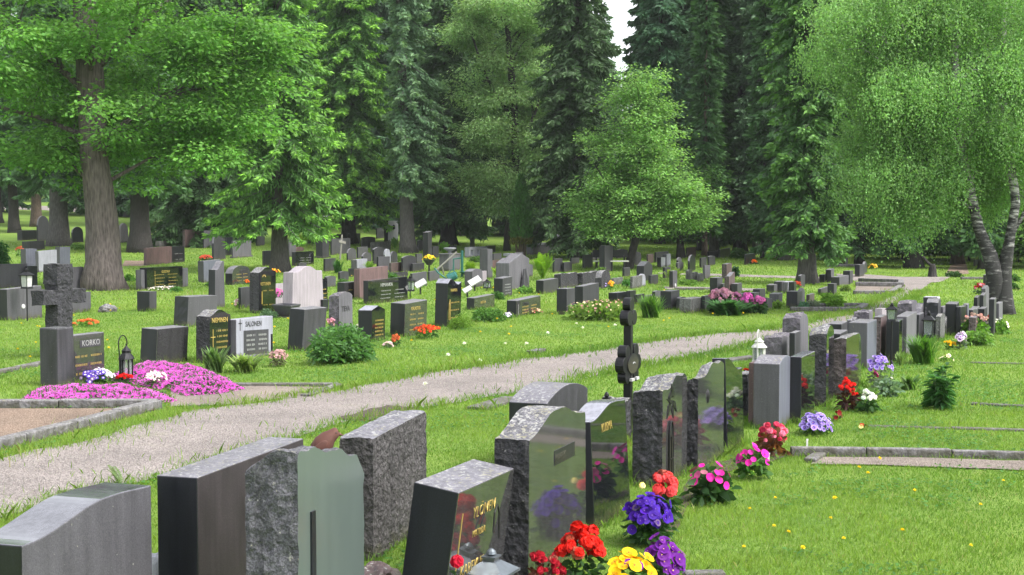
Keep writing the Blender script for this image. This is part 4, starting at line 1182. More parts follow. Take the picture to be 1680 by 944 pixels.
strip('lawn_path', [(1080, 448), (1180, 450), (1320, 454), (1420, 459)], [(1080, 450), (1180, 454), (1320, 458), (1420, 462)], 'path_gravel', .014, .25, 80, 3)
strip('lawn_track', [(1090, 471), (1180, 472), (1240, 474)], [(1090, 475), (1180, 477), (1240, 478)], 'path_gravel', .014, .2, 60, 3)
strip('far_road', [(-200, 336), (60, 338), (140, 341), (330, 346)], [(-200, 343), (60, 345), (140, 349), (330, 352)], 'path_gravel', .03, .3, 60, 3, False)
strip('gravel_plot', [(-60, 674), (254, 674)], [(-60, 750), (256, 675)], 'plot_gravel', .03, .02, 60, 6)
strip('sand_plot', [(280, 640), (400, 634), (552, 637)], [(280, 668), (400, 664), (500, 650)], 'plot_sand', .014, .08, 60, 6)
strip('beige_gravel_strip', [(1340, 752), (1480, 753), (1720, 759)], [(1330, 764), (1480, 766), (1720, 774)], 'plot_sand', .014, .06, 80, 4)
strip('gravel_plot', [(1405, 466), (1476, 466)], [(1402, 482), (1464, 482)], 'plot_sand', .014, .08, 40, 4)
strip('gravel_plot', [(1312, 505), (1418, 505)], [(1300, 510), (1408, 510)], 'plot_sand', .014, .08, 40, 4)
strip('bare_soil', [(1560, 435), (1585, 433)], [(1550, 452), (1590, 450)], 'plot_gravel', .012, .4, 40, 4)
strip('bare_soil', [(205, 428), (240, 428)], [(200, 437), (240, 437)], 'plot_gravel', .012, .3, 40, 4)
strip('bare_soil', [(560, 690), (640, 668)], [(590, 694), (690, 672)], 'soil', .022, .2, 50, 3, False)
strip('bare_soil', [(1075, 900), (1140, 770), (1260, 735)], [(1085, 905), (1160, 790), (1290, 748)], 'soil', .012, .15, 60, 3, False)

# loose stones on the near path
def scatter_band(n, A, B, y0, y1):
    Q = POLYS[0]; h = len(Q) // 2; a = Q[:h]; c = Q[h:][::-1]
    i = RNG.integers(0, h, n); t = RNG.random(n); p = a[i] + (c[i] - a[i]) * t[:, None] + RNG.normal(0, .1, (n, 2))
    return p[(p[:, 1] > y0) & (p[:, 1] < y1)]
p = scatter_band(60000, None, None, 6, 26); n = len(p)
sz = RNG.uniform(.004, .011, n) * (1 + .5 * (RNG.random(n) > .93)); th = RNG.random(n) * 6.28
c = np.concatenate([p, (terrain(p[:, 0], p[:, 1]) + .012)[:, None]], 1)
k = np.array([[1, 0, 0], [-.5, .87, 0], [-.5, -.87, 0], [0.1, .1, .8]])
cs, sn = np.cos(th), np.sin(th)
off = np.stack([k[None, :, 0] * cs[:, None] - k[None, :, 1] * sn[:, None], k[None, :, 0] * sn[:, None] + k[None, :, 1] * cs[:, None], np.repeat(k[None, :, 2], n, 0)], -1) * sz[:, None, None]
V = (c[:, None] + off).reshape(-1, 3); q = np.arange(n)[:, None] * 4
Ft = np.stack([q + a_ for a_ in (0, 1, 3, 1, 2, 3, 2, 0, 3)], -1).reshape(-1)
cc = np.array([.225, .202, .195])[None] * RNG.uniform(.65, 1.35, (n, 1)) * RNG.uniform(.95, 1.05, (n, 3))
gs = link('loose_gravel', mesh_np('loose_gravel', V, 3, Ft, np.repeat(cc, 4, 0)), mats=['petal']); gs['kind'] = 'stuff'

# ------------------------------------------------------------------ grass
def grass(name, n, y0, y1, hmin, hmax, wid, power=1.0, xmargin=1.35, col=((.105, .21, .032), (.240, .345, .066)), edge=None, pts=None):
    if pts is None:
        u = RNG.random(n)
        Y = (y0 ** (2 - power) + u * (y1 ** (2 - power) - y0 ** (2 - power))) ** (1 / (2 - power))
        X = (RNG.random(n) * 2 - 1) * .40 * Y * xmargin
    else: X, Y = pts[:, 0], pts[:, 1]
    keep = np.ones(len(X), bool)
    for P in POLYS: keep &= ~inside(P, X, Y)
    X, Y = X[keep], Y[keep]; n = len(X)
    Z = terrain(X, Y)
    patch = np.array([mnoise.noise(Vector((x * .35, y * .35, 0))) for x, y in zip(X, Y)]) if n < 900000 else np.zeros(n)
    fine = np.array([mnoise.noise(Vector((x * 1.9, y * 1.9, 5))) for x, y in zip(X, Y)])
    h = RNG.uniform(hmin, hmax, n) * (1 + .55 * fine + .3 * patch) * np.where(RNG.random(n) > .96, 1.6, 1)
    w = wid * RNG.uniform(.7, 1.4, n) * np.maximum(1.0, Y / y1 * 1.3)
    th = RNG.random(n) * 6.283; ln = RNG.uniform(.15, .9, n) * h; td = RNG.random(n) * 6.283
    B = np.stack([X, Y, Z - .005], -1)
    sd = np.stack([np.cos(th), np.sin(th), np.zeros(n)], -1) * w[:, None] * .5
    md = np.stack([np.cos(td) * ln * .35, np.sin(td) * ln * .35, h * .6], -1); tp = np.stack([np.cos(td) * ln, np.sin(td) * ln, h], -1)
    V = np.stack([B - sd, B + sd, B + md + sd * .8, B + tp, B + md - sd * .8], 1).reshape(-1, 3)
    q = (np.arange(n) * 5)[:, None]
    Fq = (q + np.array([0, 1, 2, 3, 4])[None]).ravel()
    p2 = np.array([mnoise.noise(Vector((x * .11, y * .11, 8))) for x, y in zip(X, Y)])
    t = np.clip(.5 + .55 * patch + .45 * fine + .5 * p2 + RNG.normal(0, .22, n), 0, 1)[:, None]
    c = np.array(col[0])[None] * (1 - t) + np.array(col[1])[None] * t
    dry = (RNG.random(n) > .975 - .10 * np.clip(patch + p2 + .5 * fine - .25, 0, 1))[:, None]; c = np.where(dry, np.array([.30, .28, .13])[None], c)
    o = link(name, mesh_np(name, V, 5, Fq, np.repeat(c, 5, 0)), mats=['grass_blade']); o['kind'] = 'stuff'
    return o
grass('grass', 360000, 6.5, 17, .020, .046, .005, power=.9)
grass('grass', 300000, 17, 38, .026, .05, .011, power=.9)
grass('grass', 150000, 38, 85, .04, .08, .028, power=.8)
# longer ragged tufts along path edges, kerbs and stone feet
tp = []
for Q in POLYS[:1]:
    for i in range(0, len(Q)):
        y = Q[i][1]
        if 5 < y < 45: tp += [Q[i] + RNG.normal(0, .11 if _ % 4 else .34, 2) for _ in range(int(30))]
for o in list(scene.objects):
    if o.get('category') in ('gravestone', 'kerb', 'cross', 'stone cross', 'monument', 'marker slab') and o.location.y < 45:
        if o.type == 'MESH':
            bb = [Vector(c_) for c_ in o.bound_box]; x0 = min(v.x for v in bb); x1 = max(v.x for v in bb); yy0 = min(v.y for v in bb); yy1 = max(v.y for v in bb)
            if o['category'] == 'kerb':
                vs = o.data.vertices
                for v in vs:
                    if v.co.z < 0: tp += [np.array([o.location.x + v.co.x, o.location.y + v.co.y]) + RNG.normal(0, .12, 2) for _ in range(5)]
                continue
            c_, s_ = math.cos(o.rotation_euler.z), math.sin(o.rotation_euler.z)
            for _ in range(170 if o.location.y < 20 else 80):
                e = RNG.integers(0, 4); t = RNG.random()
                lx, ly = ((x0 + (x1 - x0) * t, yy0), (x0 + (x1 - x0) * t, yy1), (x0, yy0 + (yy1 - yy0) * t), (x1, yy0 + (yy1 - yy0) * t))[e]
                lx += np.sign(lx) * abs(RNG.normal(0, .04)); ly += np.sign(ly) * abs(RNG.normal(0, .04))
                tp.append(np.array([o.location.x + lx * c_ - ly * s_, o.location.y + lx * s_ + ly * c_]))
POLYS_keep = POLYS; POLYS = []
tp = np.array(tp); nearm = tp[:, 1] < 20
grass('grass_tufts', 0, 0, 20, .05, .11, .007, pts=tp[nearm], col=((.10, .21, .03), (.20, .31, .055)))
grass('grass_tufts', 0, 0, 60, .06, .13, .014, pts=tp[~nearm], col=((.10, .21, .03), (.20, .31, .055)))
POLYS = POLYS_keep
# clover and other low broad leaves in drifts, and dry stalks
n = 150000; Y = np.sqrt(RNG.uniform(6.5 ** 2, 30 ** 2, n)); X = (RNG.random(n) * 2 - 1) * .54 * Y
dr_ = np.array([mnoise.noise(Vector((x * .55, y * .55, 21))) + .5 * mnoise.noise(Vector((x * 2.3, y * 2.3, 3))) for x, y in zip(X, Y)])
k_ = (dr_ > .22); 
for Pq in POLYS: k_ &= ~inside(Pq, X, Y)
X, Y = X[k_], Y[k_]; n = len(X); th = RNG.random(n) * 6.283; sz = RNG.uniform(.010, .022, n)
c_ = np.stack([X, Y, terrain(X, Y) + RNG.uniform(.02, .05, n)], -1); a_ = np.stack([np.cos(th), np.sin(th), RNG.uniform(-.2, .6, n)], -1) * sz[:, None]; b_ = np.stack([-np.sin(th), np.cos(th), RNG.uniform(-.3, .3, n)], -1) * sz[:, None] * .8
V = np.stack([c_ - a_, c_ + b_, c_ + a_, c_ - b_], 1).reshape(-1, 3)
cc = np.array([.075, .18, .04])[None] * RNG.uniform(.7, 1.4, (n, 1))
o = link('clover', mesh_np('clover', V, 4, np.arange(n * 4), np.repeat(cc, 4, 0)), mats=['grass_blade']); o['kind'] = 'stuff'
# ------------------------------------------------------------------ leaves and flowers as real little faces
def unit(a): return a / (np.linalg.norm(a, axis=-1, keepdims=True) + 1e-9)
def vary(c, n, s=.15, hue=.06):
    c = np.asarray(c, float)
    return np.clip(c[None] * RNG.uniform(1 - s, 1 + s, (n, 1)) * RNG.uniform(1 - hue, 1 + hue, (n, 3)), 0, 1)
class Leafy:
    """gathers folded leaves / petals: six points, two faces each"""
    def __init__(s): s.V = []; s.C = []; s.n = 0
    def leaves(s, base, axis, side, L, W, col, fold=.18, droop=.15, blunt=False):
        base = np.atleast_2d(base); n = len(base); axis = unit(np.broadcast_to(axis, (n, 3))); side = np.broadcast_to(side, (n, 3))
        side = unit(side - axis * np.sum(axis * side, -1, keepdims=True)); nor = np.cross(side, axis)
        L = np.broadcast_to(L, (n,))[:, None]; W = np.broadcast_to(W, (n,))[:, None] * .5
        dn = np.array([0, 0, -1.0])
        a1, a2, tw = (.35, .72, .8) if not blunt else (.38, .82, .92)
        v0 = base; v3 = base + axis * L + dn * L * droop
        l1 = base + axis * L * a1 + side * W + nor * W * fold; l2 = base + axis * L * a2 + side * W * tw + nor * W * fold + dn * L * droop * .5
        r1 = base + axis * L * a1 - side * W + nor * W * fold; r2 = base + axis * L * a2 - side * W * tw + nor * W * fold + dn * L * droop * .5
        s.V.append(np.stack([v0, l1, l2, v3, r2, r1], 1).reshape(-1, 3)); s.C.append(np.repeat(np.broadcast_to(col, (n, 3)), 6, 0)); s.n += n
    def mesh(s, name, org):
        V = np.concatenate(s.V) - np.asarray(org)[None]; q = (np.arange(s.n) * 6)[:, None]
        return mesh_np(name, V, 4, (q + np.array([0, 3, 2, 1, 0, 5, 4, 3])[None]).ravel(), np.concatenate(s.C))

def rnd_dir(n, up=.3):
    d = RNG.normal(0, 1, (n, 3)); d[:, 2] = np.abs(d[:, 2]) * .6 + up; return unit(d)
def blossoms(lf, C, Nn, r, cols, eye=None, petals=5, eyecol=(.75, .55, .05)):
    """flat faces of five petals"""
    rc = np.broadcast_to(np.asarray(r, float), (len(C),))[:, None]
    n = len(C); t = unit(np.cross(Nn, np.array([.13, .2, 1.0])[None] + RNG.normal(0, .1, (n, 3)))); b2 = np.cross(Nn, t); ph = RNG.random(n) * 6.28
    for k in range(petals):
        a = ph + k * 2 * math.pi / petals
        ax = t * np.cos(a)[:, None] + b2 * np.sin(a)[:, None]
        ax2 = unit(ax + Nn * .25)
        lf.leaves(C, ax2, np.cross(Nn, ax), r, r * (1.25 if petals == 5 else .8), cols if np.ndim(cols) > 1 else np.asarray(cols), -.12, .05, True)
    if eye is not None:
        for k in range(3):
            a = ph + k * 2.09
            ax = t * np.cos(a)[:, None] + b2 * np.sin(a)[:, None]
            lf.leaves(C + Nn * rc * .10, unit(ax + Nn * .2), np.cross(Nn, ax), r * .5, r * .6, eye, -.1, 0, True)
        lf.leaves(C + Nn * rc * .16, t, b2, r * .18, r * .2, eyecol, 0, 0, True)
def rosette(lf, C, r, cols, petals=16):
    n = len(C); rc = np.broadcast_to(np.asarray(r, float), (n,))[:, None]
    for k in range(petals):
        d = rnd_dir(n, .15); s_ = unit(np.cross(d, RNG.normal(0, 1, (n, 3))))
        lf.leaves(C + d * rc * .45 - s_ * rc * .45, s_, np.cross(d, s_), r * .95, r * 1.0, np.clip(cols * RNG.uniform(.8, 1.15, (n, 1)), 0, 1), .25, -.05, True)

def dome(n, rx, ry, h, fill=.25):
    """points on a mound and outward normals, in its own frame"""
    a = RNG.random(n) * 6.283; u = np.sqrt(RNG.random(n)) * .98
    z = np.sqrt(np.maximum(0, 1 - u * u)); P = np.stack([u * np.cos(a) * rx, u * np.sin(a) * ry, z * h], -1)
    Nn = unit(np.stack([u * np.cos(a) / rx, u * np.sin(a) / ry, z / h], -1)); P *= (1 - RNG.random((n, 1)) * fill)
    return P, Nn
def to_world(P, c, rz=RZ):
    cs, sn = math.cos(rz), math.sin(rz)
    return np.stack([c[0] + P[:, 0] * cs - P[:, 1] * sn, c[1] + P[:, 0] * sn + P[:, 1] * cs, c[2] + P[:, 2]], -1)

def plant(name, label, cat, P, parts, group=None):
    st = empty(name, P); tag(st, label, cat, group)
    for pn, lf, mat in parts:
        if lf.n: link(pn, lf.mesh(pn, P), parent=st, mats=[mat])
    return st

def ext(px, py, wpx):
    P = G(px, py); return P, wpx * depth(P) / F
DG = (.035, .085, .025); MG = (.06, .14, .03); BG = (.11, .24, .035); GG = (.13, .18, .12); BZ = (.10, .035, .025)
GRP = 'flowers planted at the graves'
def flower(name, label, px, pyb, wpx, hpx, nb, bsize, col, style='pansy', eye=None, leafcol=MG, nl=None, lsize=None, second=None, cat='flowers', depth_r=None, lift=.25, eyecol=(.75, .55, .05), petn='blossoms', base=None):
    """a clump: blossoms over leaves; width and height taken at its true distance"""
    P = G(px, pyb); s = depth(P) / F; rx = wpx * s / 2; h = hpx * s; ry = depth_r or rx * .8
    if base is not None: P.z += base
    B, L = Leafy(), Leafy(); nl = nl or int(nb * 2.2); ls = lsize or bsize * 1.5; b0 = bsize
    q, n_ = dome(nb, rx, ry, h * (1 - lift), .12); q[:, 2] += h * lift
    if nb == 1: q[:] = (0, 0, h - bsize * .5); n_[:] = (0, 0, 1)
    if nb > 6: q += RNG.normal(0, 1, (nb, 3)) * np.array([rx * .07, ry * .07, h * .05]); bsize = bsize * RNG.uniform(.62, 1.18, nb)
    w = to_world(q, P)
    nn = unit(to_world(n_, (0, 0, 0)) + np.array([.25, -.35, .25]) + RNG.normal(0, .25, (nb, 3)))
    cols = vary(col, nb, .26, .08)
    if second is not None:
        m_ = RNG.random(nb) < second[0]
        if len(second) > 2: m_ = (q[:, 0] < 0) if second[2] == 'left' else (q[:, 0] > 0)
        cols[m_] = vary(second[1], int(m_.sum()))
    wl = RNG.random(nb) < .05; cols = np.where(wl[:, None], cols * .5 + np.array([.10, .07, .04]), cols)
    if style == 'pansy': blossoms(B, w, nn, bsize, cols, eye, 5, eyecol)
    elif style == 'daisy': blossoms(B, w, nn, bsize, cols, eye, 8, eyecol)
    elif style == 'rose': rosette(B, w, bsize, cols)
    q, n_ = dome(nl, rx * 1.05, ry * 1.05, h * .8, .75); w = to_world(q, P); nn = unit(to_world(n_, (0, 0, 0)) + RNG.normal(0, .5, (nl, 3)))
    L.leaves(w, nn, RNG.normal(0, 1, (nl, 3)), ls * RNG.uniform(.7, 1.3, nl), ls * .55, vary(leafcol, nl, .3), .2, .3)
    return plant(name, label, cat, P, [(petn, B, 'petal'), ('foliage', L, 'leaf')], GRP)

RED = (.62, .012, .006); CRIM = (.36, .008, .02); YEL = (.80, .50, .008); PUR = (.115, .010, .22); BLU = (.045, .008, .26); COR = (.68, .06, .065); MAG = (.55, .015, .26)
LAV = (.30, .22, .56); WHT = (.80, .80, .78); PNK = (.62, .22, .36); ORG = (.72, .15, .01); PHX = (.52, .075, .44); PCH = (.62, .38, .34)
flower('geranium', 'big bright red geranium in front of the arched lichen-topped stone', 955, 975, 92, 104, 26, .068, RED, 'rose', leafcol=DG, nl=160, lsize=.07, lift=.45)
flower('geranium', 'deep crimson flowers with dark leaves under the big red geranium', 893, 985, 84, 76, 22, .042, CRIM, 'rose', leafcol=BZ, nl=180, lsize=.05, lift=.4)
flower('rose', 'single crimson bloom against the leaning gold-lettered stone', 750, 1062, 34, 150, 1, .062, (.5, .005, .03), 'rose', leafcol=DG, nl=40, lsize=.06, lift=.8)
flower('pansy', 'yellow pansies with dark faces at the foot of the red geranium', 1034, 985, 104, 74, 34, .046, YEL, 'pansy', eye=(.62, .30, .01), eyecol=(.1, .01, .02), leafcol=MG, nl=150, second=(.2, (.16, .012, .26)), lift=.35)
flower('pansy', 'deep purple pansies growing next to the yellow ones', 1088, 968, 84, 84, 40, .042, PUR, 'pansy', eye=(.10, .008, .18), leafcol=MG, nl=160, lift=.3)
flower('pansy', 'dense dome of blue-violet pansies in front of the black curved-top stone', 1064, 893, 98, 76, 130, .036, BLU, 'pansy', eye=(.04, .006, .20), eyecol=(.2, .12, .35), leafcol=DG, nl=380, lsize=.06, lift=.42)
flower('begonia', 'coral-red begonia with big ruffled blooms behind the blue-violet pansies', 1090, 858, 60, 78, 20, .066, COR, 'rose', leafcol=DG, nl=120, lsize=.08, lift=.42)
flower('marigold', 'single cream yellow pompon flower beside the coral begonia', 1053, 884, 20, 92, 1, .042, (.80, .70, .28), 'rose', leafcol=MG, nl=26, lsize=.06, lift=.86)
flower('impatiens', 'magenta impatiens with broad dark leaves before the oval-ornament stone', 1165, 824, 82, 66, 20, .040, MAG, 'pansy', leafcol=DG, nl=150, lsize=.12, lift=.35, second=(.3, (.45, .08, .22)))
flower('impatiens', 'smaller magenta impatiens near the white plant label', 1234, 786, 62, 54, 18, .042, (.60, .02, .34), 'pansy', leafcol=MG, nl=110, lsize=.10, lift=.4)
flower('begonia', 'red and pink begonia with bronze leaves beside the short kerb end', 1268, 748, 56, 54, 24, .056, (.64, .045, .10), 'rose', leafcol=(.14, .055, .025), nl=60, lsize=.13, lift=.35, second=(.4, (.66, .17, .26)))
flower('pansy', 'low cushion of lavender and violet pansies by the polished black stone', 1338, 713, 70, 34, 120, .034, LAV, 'pansy', eye=(.08, .03, .32), leafcol=MG, lift=.2)
flower('pansy', 'dark red and white little pansies beside the lavender cushion', 1374, 692, 20, 18, 7, .03, (.20, .012, .01), 'pansy', leafcol=MG, second=(.3, WHT))
flower('pansy', 'tiny rust-red pansy alone at the kerb strip', 1416, 706, 16, 11, 4, .028, (.26, .03, .008), 'pansy', leafcol=MG, second=(.35, (.7, .6, .2)))
flower('geranium', 'round scarlet begonia with very dark leaves before the rough brown stone', 1391, 674, 42, 48, 24, .042, (.66, .012, .008), 'rose', leafcol=(.045, .018, .016), nl=140, lsize=.08, lift=.55)
flower('begonia', 'white begonia next to the scarlet one', 1424, 678, 42, 36, 16, .046, WHT, 'rose', leafcol=DG, nl=110, lsize=.08, lift=.4)
flower('pansy', 'lavender pansies with dark faces in front of the tall grey block', 1443, 637, 54, 52, 70, .038, LAV, 'pansy', eye=(.07, .025, .34), leafcol=GG, nl=160, lift=.5)
flower('pansy', 'single vivid magenta bloom under the lavender pansies', 1434, 640, 13, 30, 3, .05, MAG, 'pansy', leafcol=GG, nl=20, lift=.6)
flower('dusty_miller', 'grey-green leafy plant under the lavender pansies', 1458, 650, 46, 34, 3, .02, (.6, .6, .55), 'daisy', leafcol=(.15, .23, .15), nl=200, lsize=.09)
flower('pansy', 'violet and magenta pansies between the tall rough black stone and the brown one', 1362, 640, 12, 46, 14, .036, (.25, .18, .5), 'pansy', eye=(.06, .02, .3), leafcol=MG, second=(.25, MAG), lift=.5)
flower('marigold', 'bright yellow flowers beyond the daylily clump', 1558, 574, 26, 14, 30, .034, (.82, .52, .01), 'rose', leafcol=MG)
flower('petunia', 'white and violet striped petunias beside the yellow flowers', 1577, 574, 20, 28, 26, .05, (.60, .50, .66), 'pansy', eye=(.20, .06, .42), leafcol=GG, lift=.4)
flower('pansy', 'pale cream pansies at the foot of the daylily clump', 1552, 594, 26, 12, 14, .03, (.66, .6, .42), 'pansy', leafcol=MG)
flower('rose_bush', 'peach pink roses over fresh leaves near the far end of the row', 1598, 552, 54, 36, 34, .05, PCH, 'rose', leafcol=BG, nl=420, lsize=.10, lift=.55)
flower('rose_bush', 'pale pink rose bush between the black square stone and the birch', 1576, 544, 20, 34, 22, .05, (.58, .30, .34), 'rose', leafcol=MG, nl=120, lsize=.08, lift=.5)
flower('ground_plant', 'light green leafy clump with a few white flowers below the birch', 1636, 548, 50, 26, 16, .05, (.6, .62, .5), 'daisy', leafcol=BG, nl=380, lsize=.10)
flower('wreath', 'red and pink flower wreath beside the birch trunk', 1610, 484, 28, 18, 40, .07, (.58, .03, .03), 'rose', leafcol=DG, second=(.35, (.66, .25, .33)), lift=.5)
flower('geranium', 'small red flowers standing on a stone near the birch', 1624, 526, 16, 8, 14, .05, RED, 'rose', leafcol=DG, lift=.5)
flower('marigold', 'single orange-yellow flower clump right of the birch lanterns', 1638, 530, 8, 8, 6, .05, (.75, .35, .02), 'rose', leafcol=MG)
flower('poppy', 'one red poppy-like bloom on top of the rough wedge stone', 1223, 617, 14, 10, 3, .06, RED, 'pansy', leafcol=DG, nl=6, base=None)
# along the far side of the path
flower('pansy', 'white and blue-violet pansies in front of the embossed-name stone', 160, 634, 58, 28, 110, .036, (.68, .68, .72), 'pansy', eye=(.5, .45, .5), leafcol=MG, second=(.3, (.07, .03, .30), 'left'), lift=.3)
flower('saxifrage', 'pink and white small flowers between the two phlox cushions', 256, 636, 44, 26, 100, .022, (.66, .48, .54), 'daisy', leafcol=MG, second=(.4, (.75, .7, .6)), lift=.4)
flower('geranium', 'red flowers at the foot of the black crook lantern', 203, 632, 34, 18, 14, .045, (.6, .01, .01), 'rose', leafcol=DG, lift=.4)
flower('sedum', 'dusty brown-pink sedum beside the light grey stone', 457, 602, 34, 27, 110, .026, (.36, .21, .20), 'daisy', leafcol=(.14, .14, .09), lift=.45)
flower('chrysanthemum', 'white rounded chrysanthemum next to the pointed gable stone', 594, 556, 28, 26, 60, .04, (.78, .78, .76), 'rose', leafcol=BG, lift=.5)
flower('begonia', 'orange begonia before the wide gold-column stone', 650, 569, 18, 18, 16, .05, (.62, .14, .05), 'rose', leafcol=DG, lift=.4)
flower('sedum', 'low pale pink flowers below the orange begonia', 636, 571, 24, 9, 24, .03, (.45, .33, .31), 'daisy', leafcol=GG)
flower('begonia', 'bed of red-orange begonias under the wide gold-column stone', 700, 556, 56, 22, 44, .055, (.66, .06, .02), 'rose', leafcol=MG, second=(.25, (.72, .22, .03)), lift=.4)
flower('begonia', 'pink bedding flowers near the rounded rough stone', 545, 546, 18, 22, 22, .03, (.46, .2, .26), 'daisy', leafcol=MG, lift=.6)
flower('saxifrage', 'pale lilac flowers at the corner of the low black slab', 833, 524, 18, 11, 30, .03, (.5, .46, .55), 'daisy', leafcol=MG)
flower('begonia', 'mixed salmon and white flowers along the low black slab', 878, 516, 30, 9, 26, .04, (.62, .25, .2), 'rose', leafcol=MG, second=(.4, (.7, .6, .4)))
flower('heather', 'bright pink heather filling the grey concrete bowl', 455, 510, 34, 16, 90, .035, (.52, .11, .34), 'daisy', leafcol=DG, base=.32, lift=.2)
flower('marigold', 'yellow flowers heaped in the metal stand', 704, 447, 26, 10, 40, .06, (.75, .5, .02), 'daisy', leafcol=MG, base=.5, lift=.2)
flower('marigold', 'yellow and orange flowers beside the pinkish-white stone', 452, 457, 20, 16, 40, .045, (.7, .45, .03), 'daisy', leafcol=BG, second=(.3, ORG), lift=.4)
flower('begonia', 'orange flowers by the dark arched light-bordered stone', 404, 467, 12, 8, 14, .05, ORG, 'rose', leafcol=DG)
flower('begonia', 'pinkish flowers beside the small plain dark stone', 390, 507, 14, 16, 24, .04, (.55, .35, .35), 'daisy', leafcol=MG, second=(.3, WHT))
flower('begonia', 'coral red flowers at the dark round-headed stone under the spruce', 338, 430, 26, 11, 44, .07, (.64, .1, .06), 'rose', leafcol=DG, lift=.4)
flower('geranium', 'rust orange flower by the bluish-grey twin stone', 32, 422, 16, 17, 26, .07, (.52, .11, .05), 'rose', leafcol=MG, lift=.5)
flower('tulip', 'low orange-red flowers lying in the grass behind the stone cross', 142, 536, 52, 11, 46, .05, (.66, .16, .04), 'rose', leafcol=BG, lift=.3)
flower('primrose', 'row of pale little flowers before the gold-cross stone', 268, 478, 60, 8, 80, .03, (.62, .56, .5), 'daisy', leafcol=MG)
flower('lily', 'orange and yellow lilies beside the dark boulder gravestone', 1003, 476, 14, 14, 30, .05, (.75, .32, .01), 'pansy', leafcol=BG, lift=.4)
flower('pansy', 'violet flowers behind the long dark gravestone', 992, 473, 10, 9, 16, .045, (.3, .22, .5), 'pansy', leafcol=MG)
flower('begonia', 'orange flowers by the dark square stone under grey spruces', 1237, 434, 12, 7, 20, .09, ORG, 'rose', leafcol=DG)
flower('geranium', 'red flowers against the big spruce trunk foot', 1308, 474, 13, 12, 20, .06, (.5, .07, .03), 'rose', leafcol=MG)
flower('marigold', 'yellow-orange flowers across the side path', 1432, 442, 18, 8, 36, .07, (.65, .4, .04), 'daisy', leafcol=BG)
# wild bed, peonies
flower('wildflower_patch', 'loose wild bed of pinkish grass-like flowers before the long dark stone', 985, 526, 88, 34, 90, .028, (.42, .20, .18), 'daisy', leafcol=(.15, .24, .05), nl=700, lsize=.17, lift=.3, second=(.3, (.6, .5, .3)), depth_r=.9)
flower('peony', 'pale dusky pink peony heads over dense leaves, largest and farthest from the magenta ones', 1184, 514, 50, 38, 60, .10, (.45, .22, .30), 'rose', leafcol=DG, nl=500, lsize=.16, lift=.5)
flower('peony', 'mid pink peony heads between dusky and magenta ones', 1206, 512, 26, 30, 24, .10, (.52, .20, .38), 'rose', leafcol=DG, nl=200, lsize=.15, lift=.5)
flower('peony', 'magenta peony heads, taller of the two brightest', 1226, 515, 22, 32, 24, .10, (.54, .11, .40), 'rose', leafcol=DG, nl=180, lsize=.15, lift=.55)
flower('peony', 'magenta peony heads at the outer end of the peony bed', 1246, 515, 20, 26, 22, .10, (.52, .13, .36), 'rose', leafcol=DG, nl=160, lsize=.15, lift=.55)
P_, s_ = YEL_POT

# creeping phlox cushions: a carpet of tiny flowers
def phlox(label, pts, h, n, seedcol):
    poly = plan(pts); x0, y0 = poly.min(0); x1, y1 = poly.max(0)
    X = RNG.uniform(x0, x1, n * 4); Y = RNG.uniform(y0, y1, n * 4); m_ = inside(poly, X, Y); X, Y = X[m_][:n], Y[m_][:n]; n = len(X)
    cx, cy = poly.mean(0); P = Vector((cx, cy, tz(cx, cy)))
    # height falls toward the rim
    d = np.full(n, 9.0)
    for i in range(len(poly)):
        a, c = poly[i], poly[(i + 1) % len(poly)]; e = c - a; t = np.clip(((X - a[0]) * e[0] + (Y - a[1]) * e[1]) / (e @ e + 1e-9), 0, 1)
        d = np.minimum(d, np.hypot(X - a[0] - e[0] * t, Y - a[1] - e[1] * t))
    bump = np.array([mnoise.noise(Vector((x * 3.2, y * 3.2, 0))) + .5 * mnoise.noise(Vector((x * 9, y * 9, 4))) for x, y in zip(X, Y)])
    Z = h * np.sqrt(np.clip(d / .35, 0, 1)) * (.8 + .5 * bump)
    C = np.stack([X, Y, Z + P.z], -1); Nn = unit(np.stack([RNG.normal(.15, .45, n), RNG.normal(-.45, .45, n), np.full(n, .8)], -1))
    full = C.copy(); kp = RNG.random(n) < np.clip(.95 + 1.9 * bump, .10, 1); C, Nn, bump = C[kp], Nn[kp], bump[kp]; n = len(C)
    B, L = Leafy(), Leafy()
    cols = vary(seedcol, n, .25, .10); pale = (np.clip(.1 + bump, 0, 1) * .45)[:, None]; cols = cols * (1 - pale) + np.array([.62, .30, .58])[None] * pale
    t = unit(np.cross(Nn, RNG.normal(0, 1, (n, 3)))); b2 = np.cross(Nn, t)
    for k in range(3): 
        a = k * 1.05; ax = t * math.cos(a) + b2 * math.sin(a)
        B.leaves(C - ax * .014, ax, np.cross(Nn, ax), .030, .017, cols, 0, 0, True)
    m2 = len(full); i = RNG.integers(0, m2, m2)
    L.leaves(full[i] - np.array([0, 0, .05]) + RNG.normal(0, .02, (m2, 3)), rnd_dir(m2, .6), RNG.normal(0, 1, (m2, 3)), .06, .02, vary((.09, .15, .06), m2, .3), .2, .1)
    st = empty('phlox_cushion', P); tag(st, label, 'phlox', 'creeping phlox cushions')
    link('blossoms', B.mesh('blossoms', P), parent=st, mats=['petal']); link('foliage', L.mesh('foliage', P), parent=st, mats=['leaf'])
    POLYS.append(poly)
phlox('pink creeping phlox cushion in front of the stone pillar, nearer the gravel plot', [(36, 655), (60, 640), (130, 636), (210, 636), (262, 645), (292, 660), (230, 668), (120, 666), (50, 664)], .11, 8000, PHX)
phlox('pink creeping phlox cushion around the crook lantern, reaching the sand plot', [(172, 624), (215, 606), (290, 602), (345, 612), (402, 640), (360, 648), (305, 652), (275, 643), (215, 632)], .15, 9500, PHX)

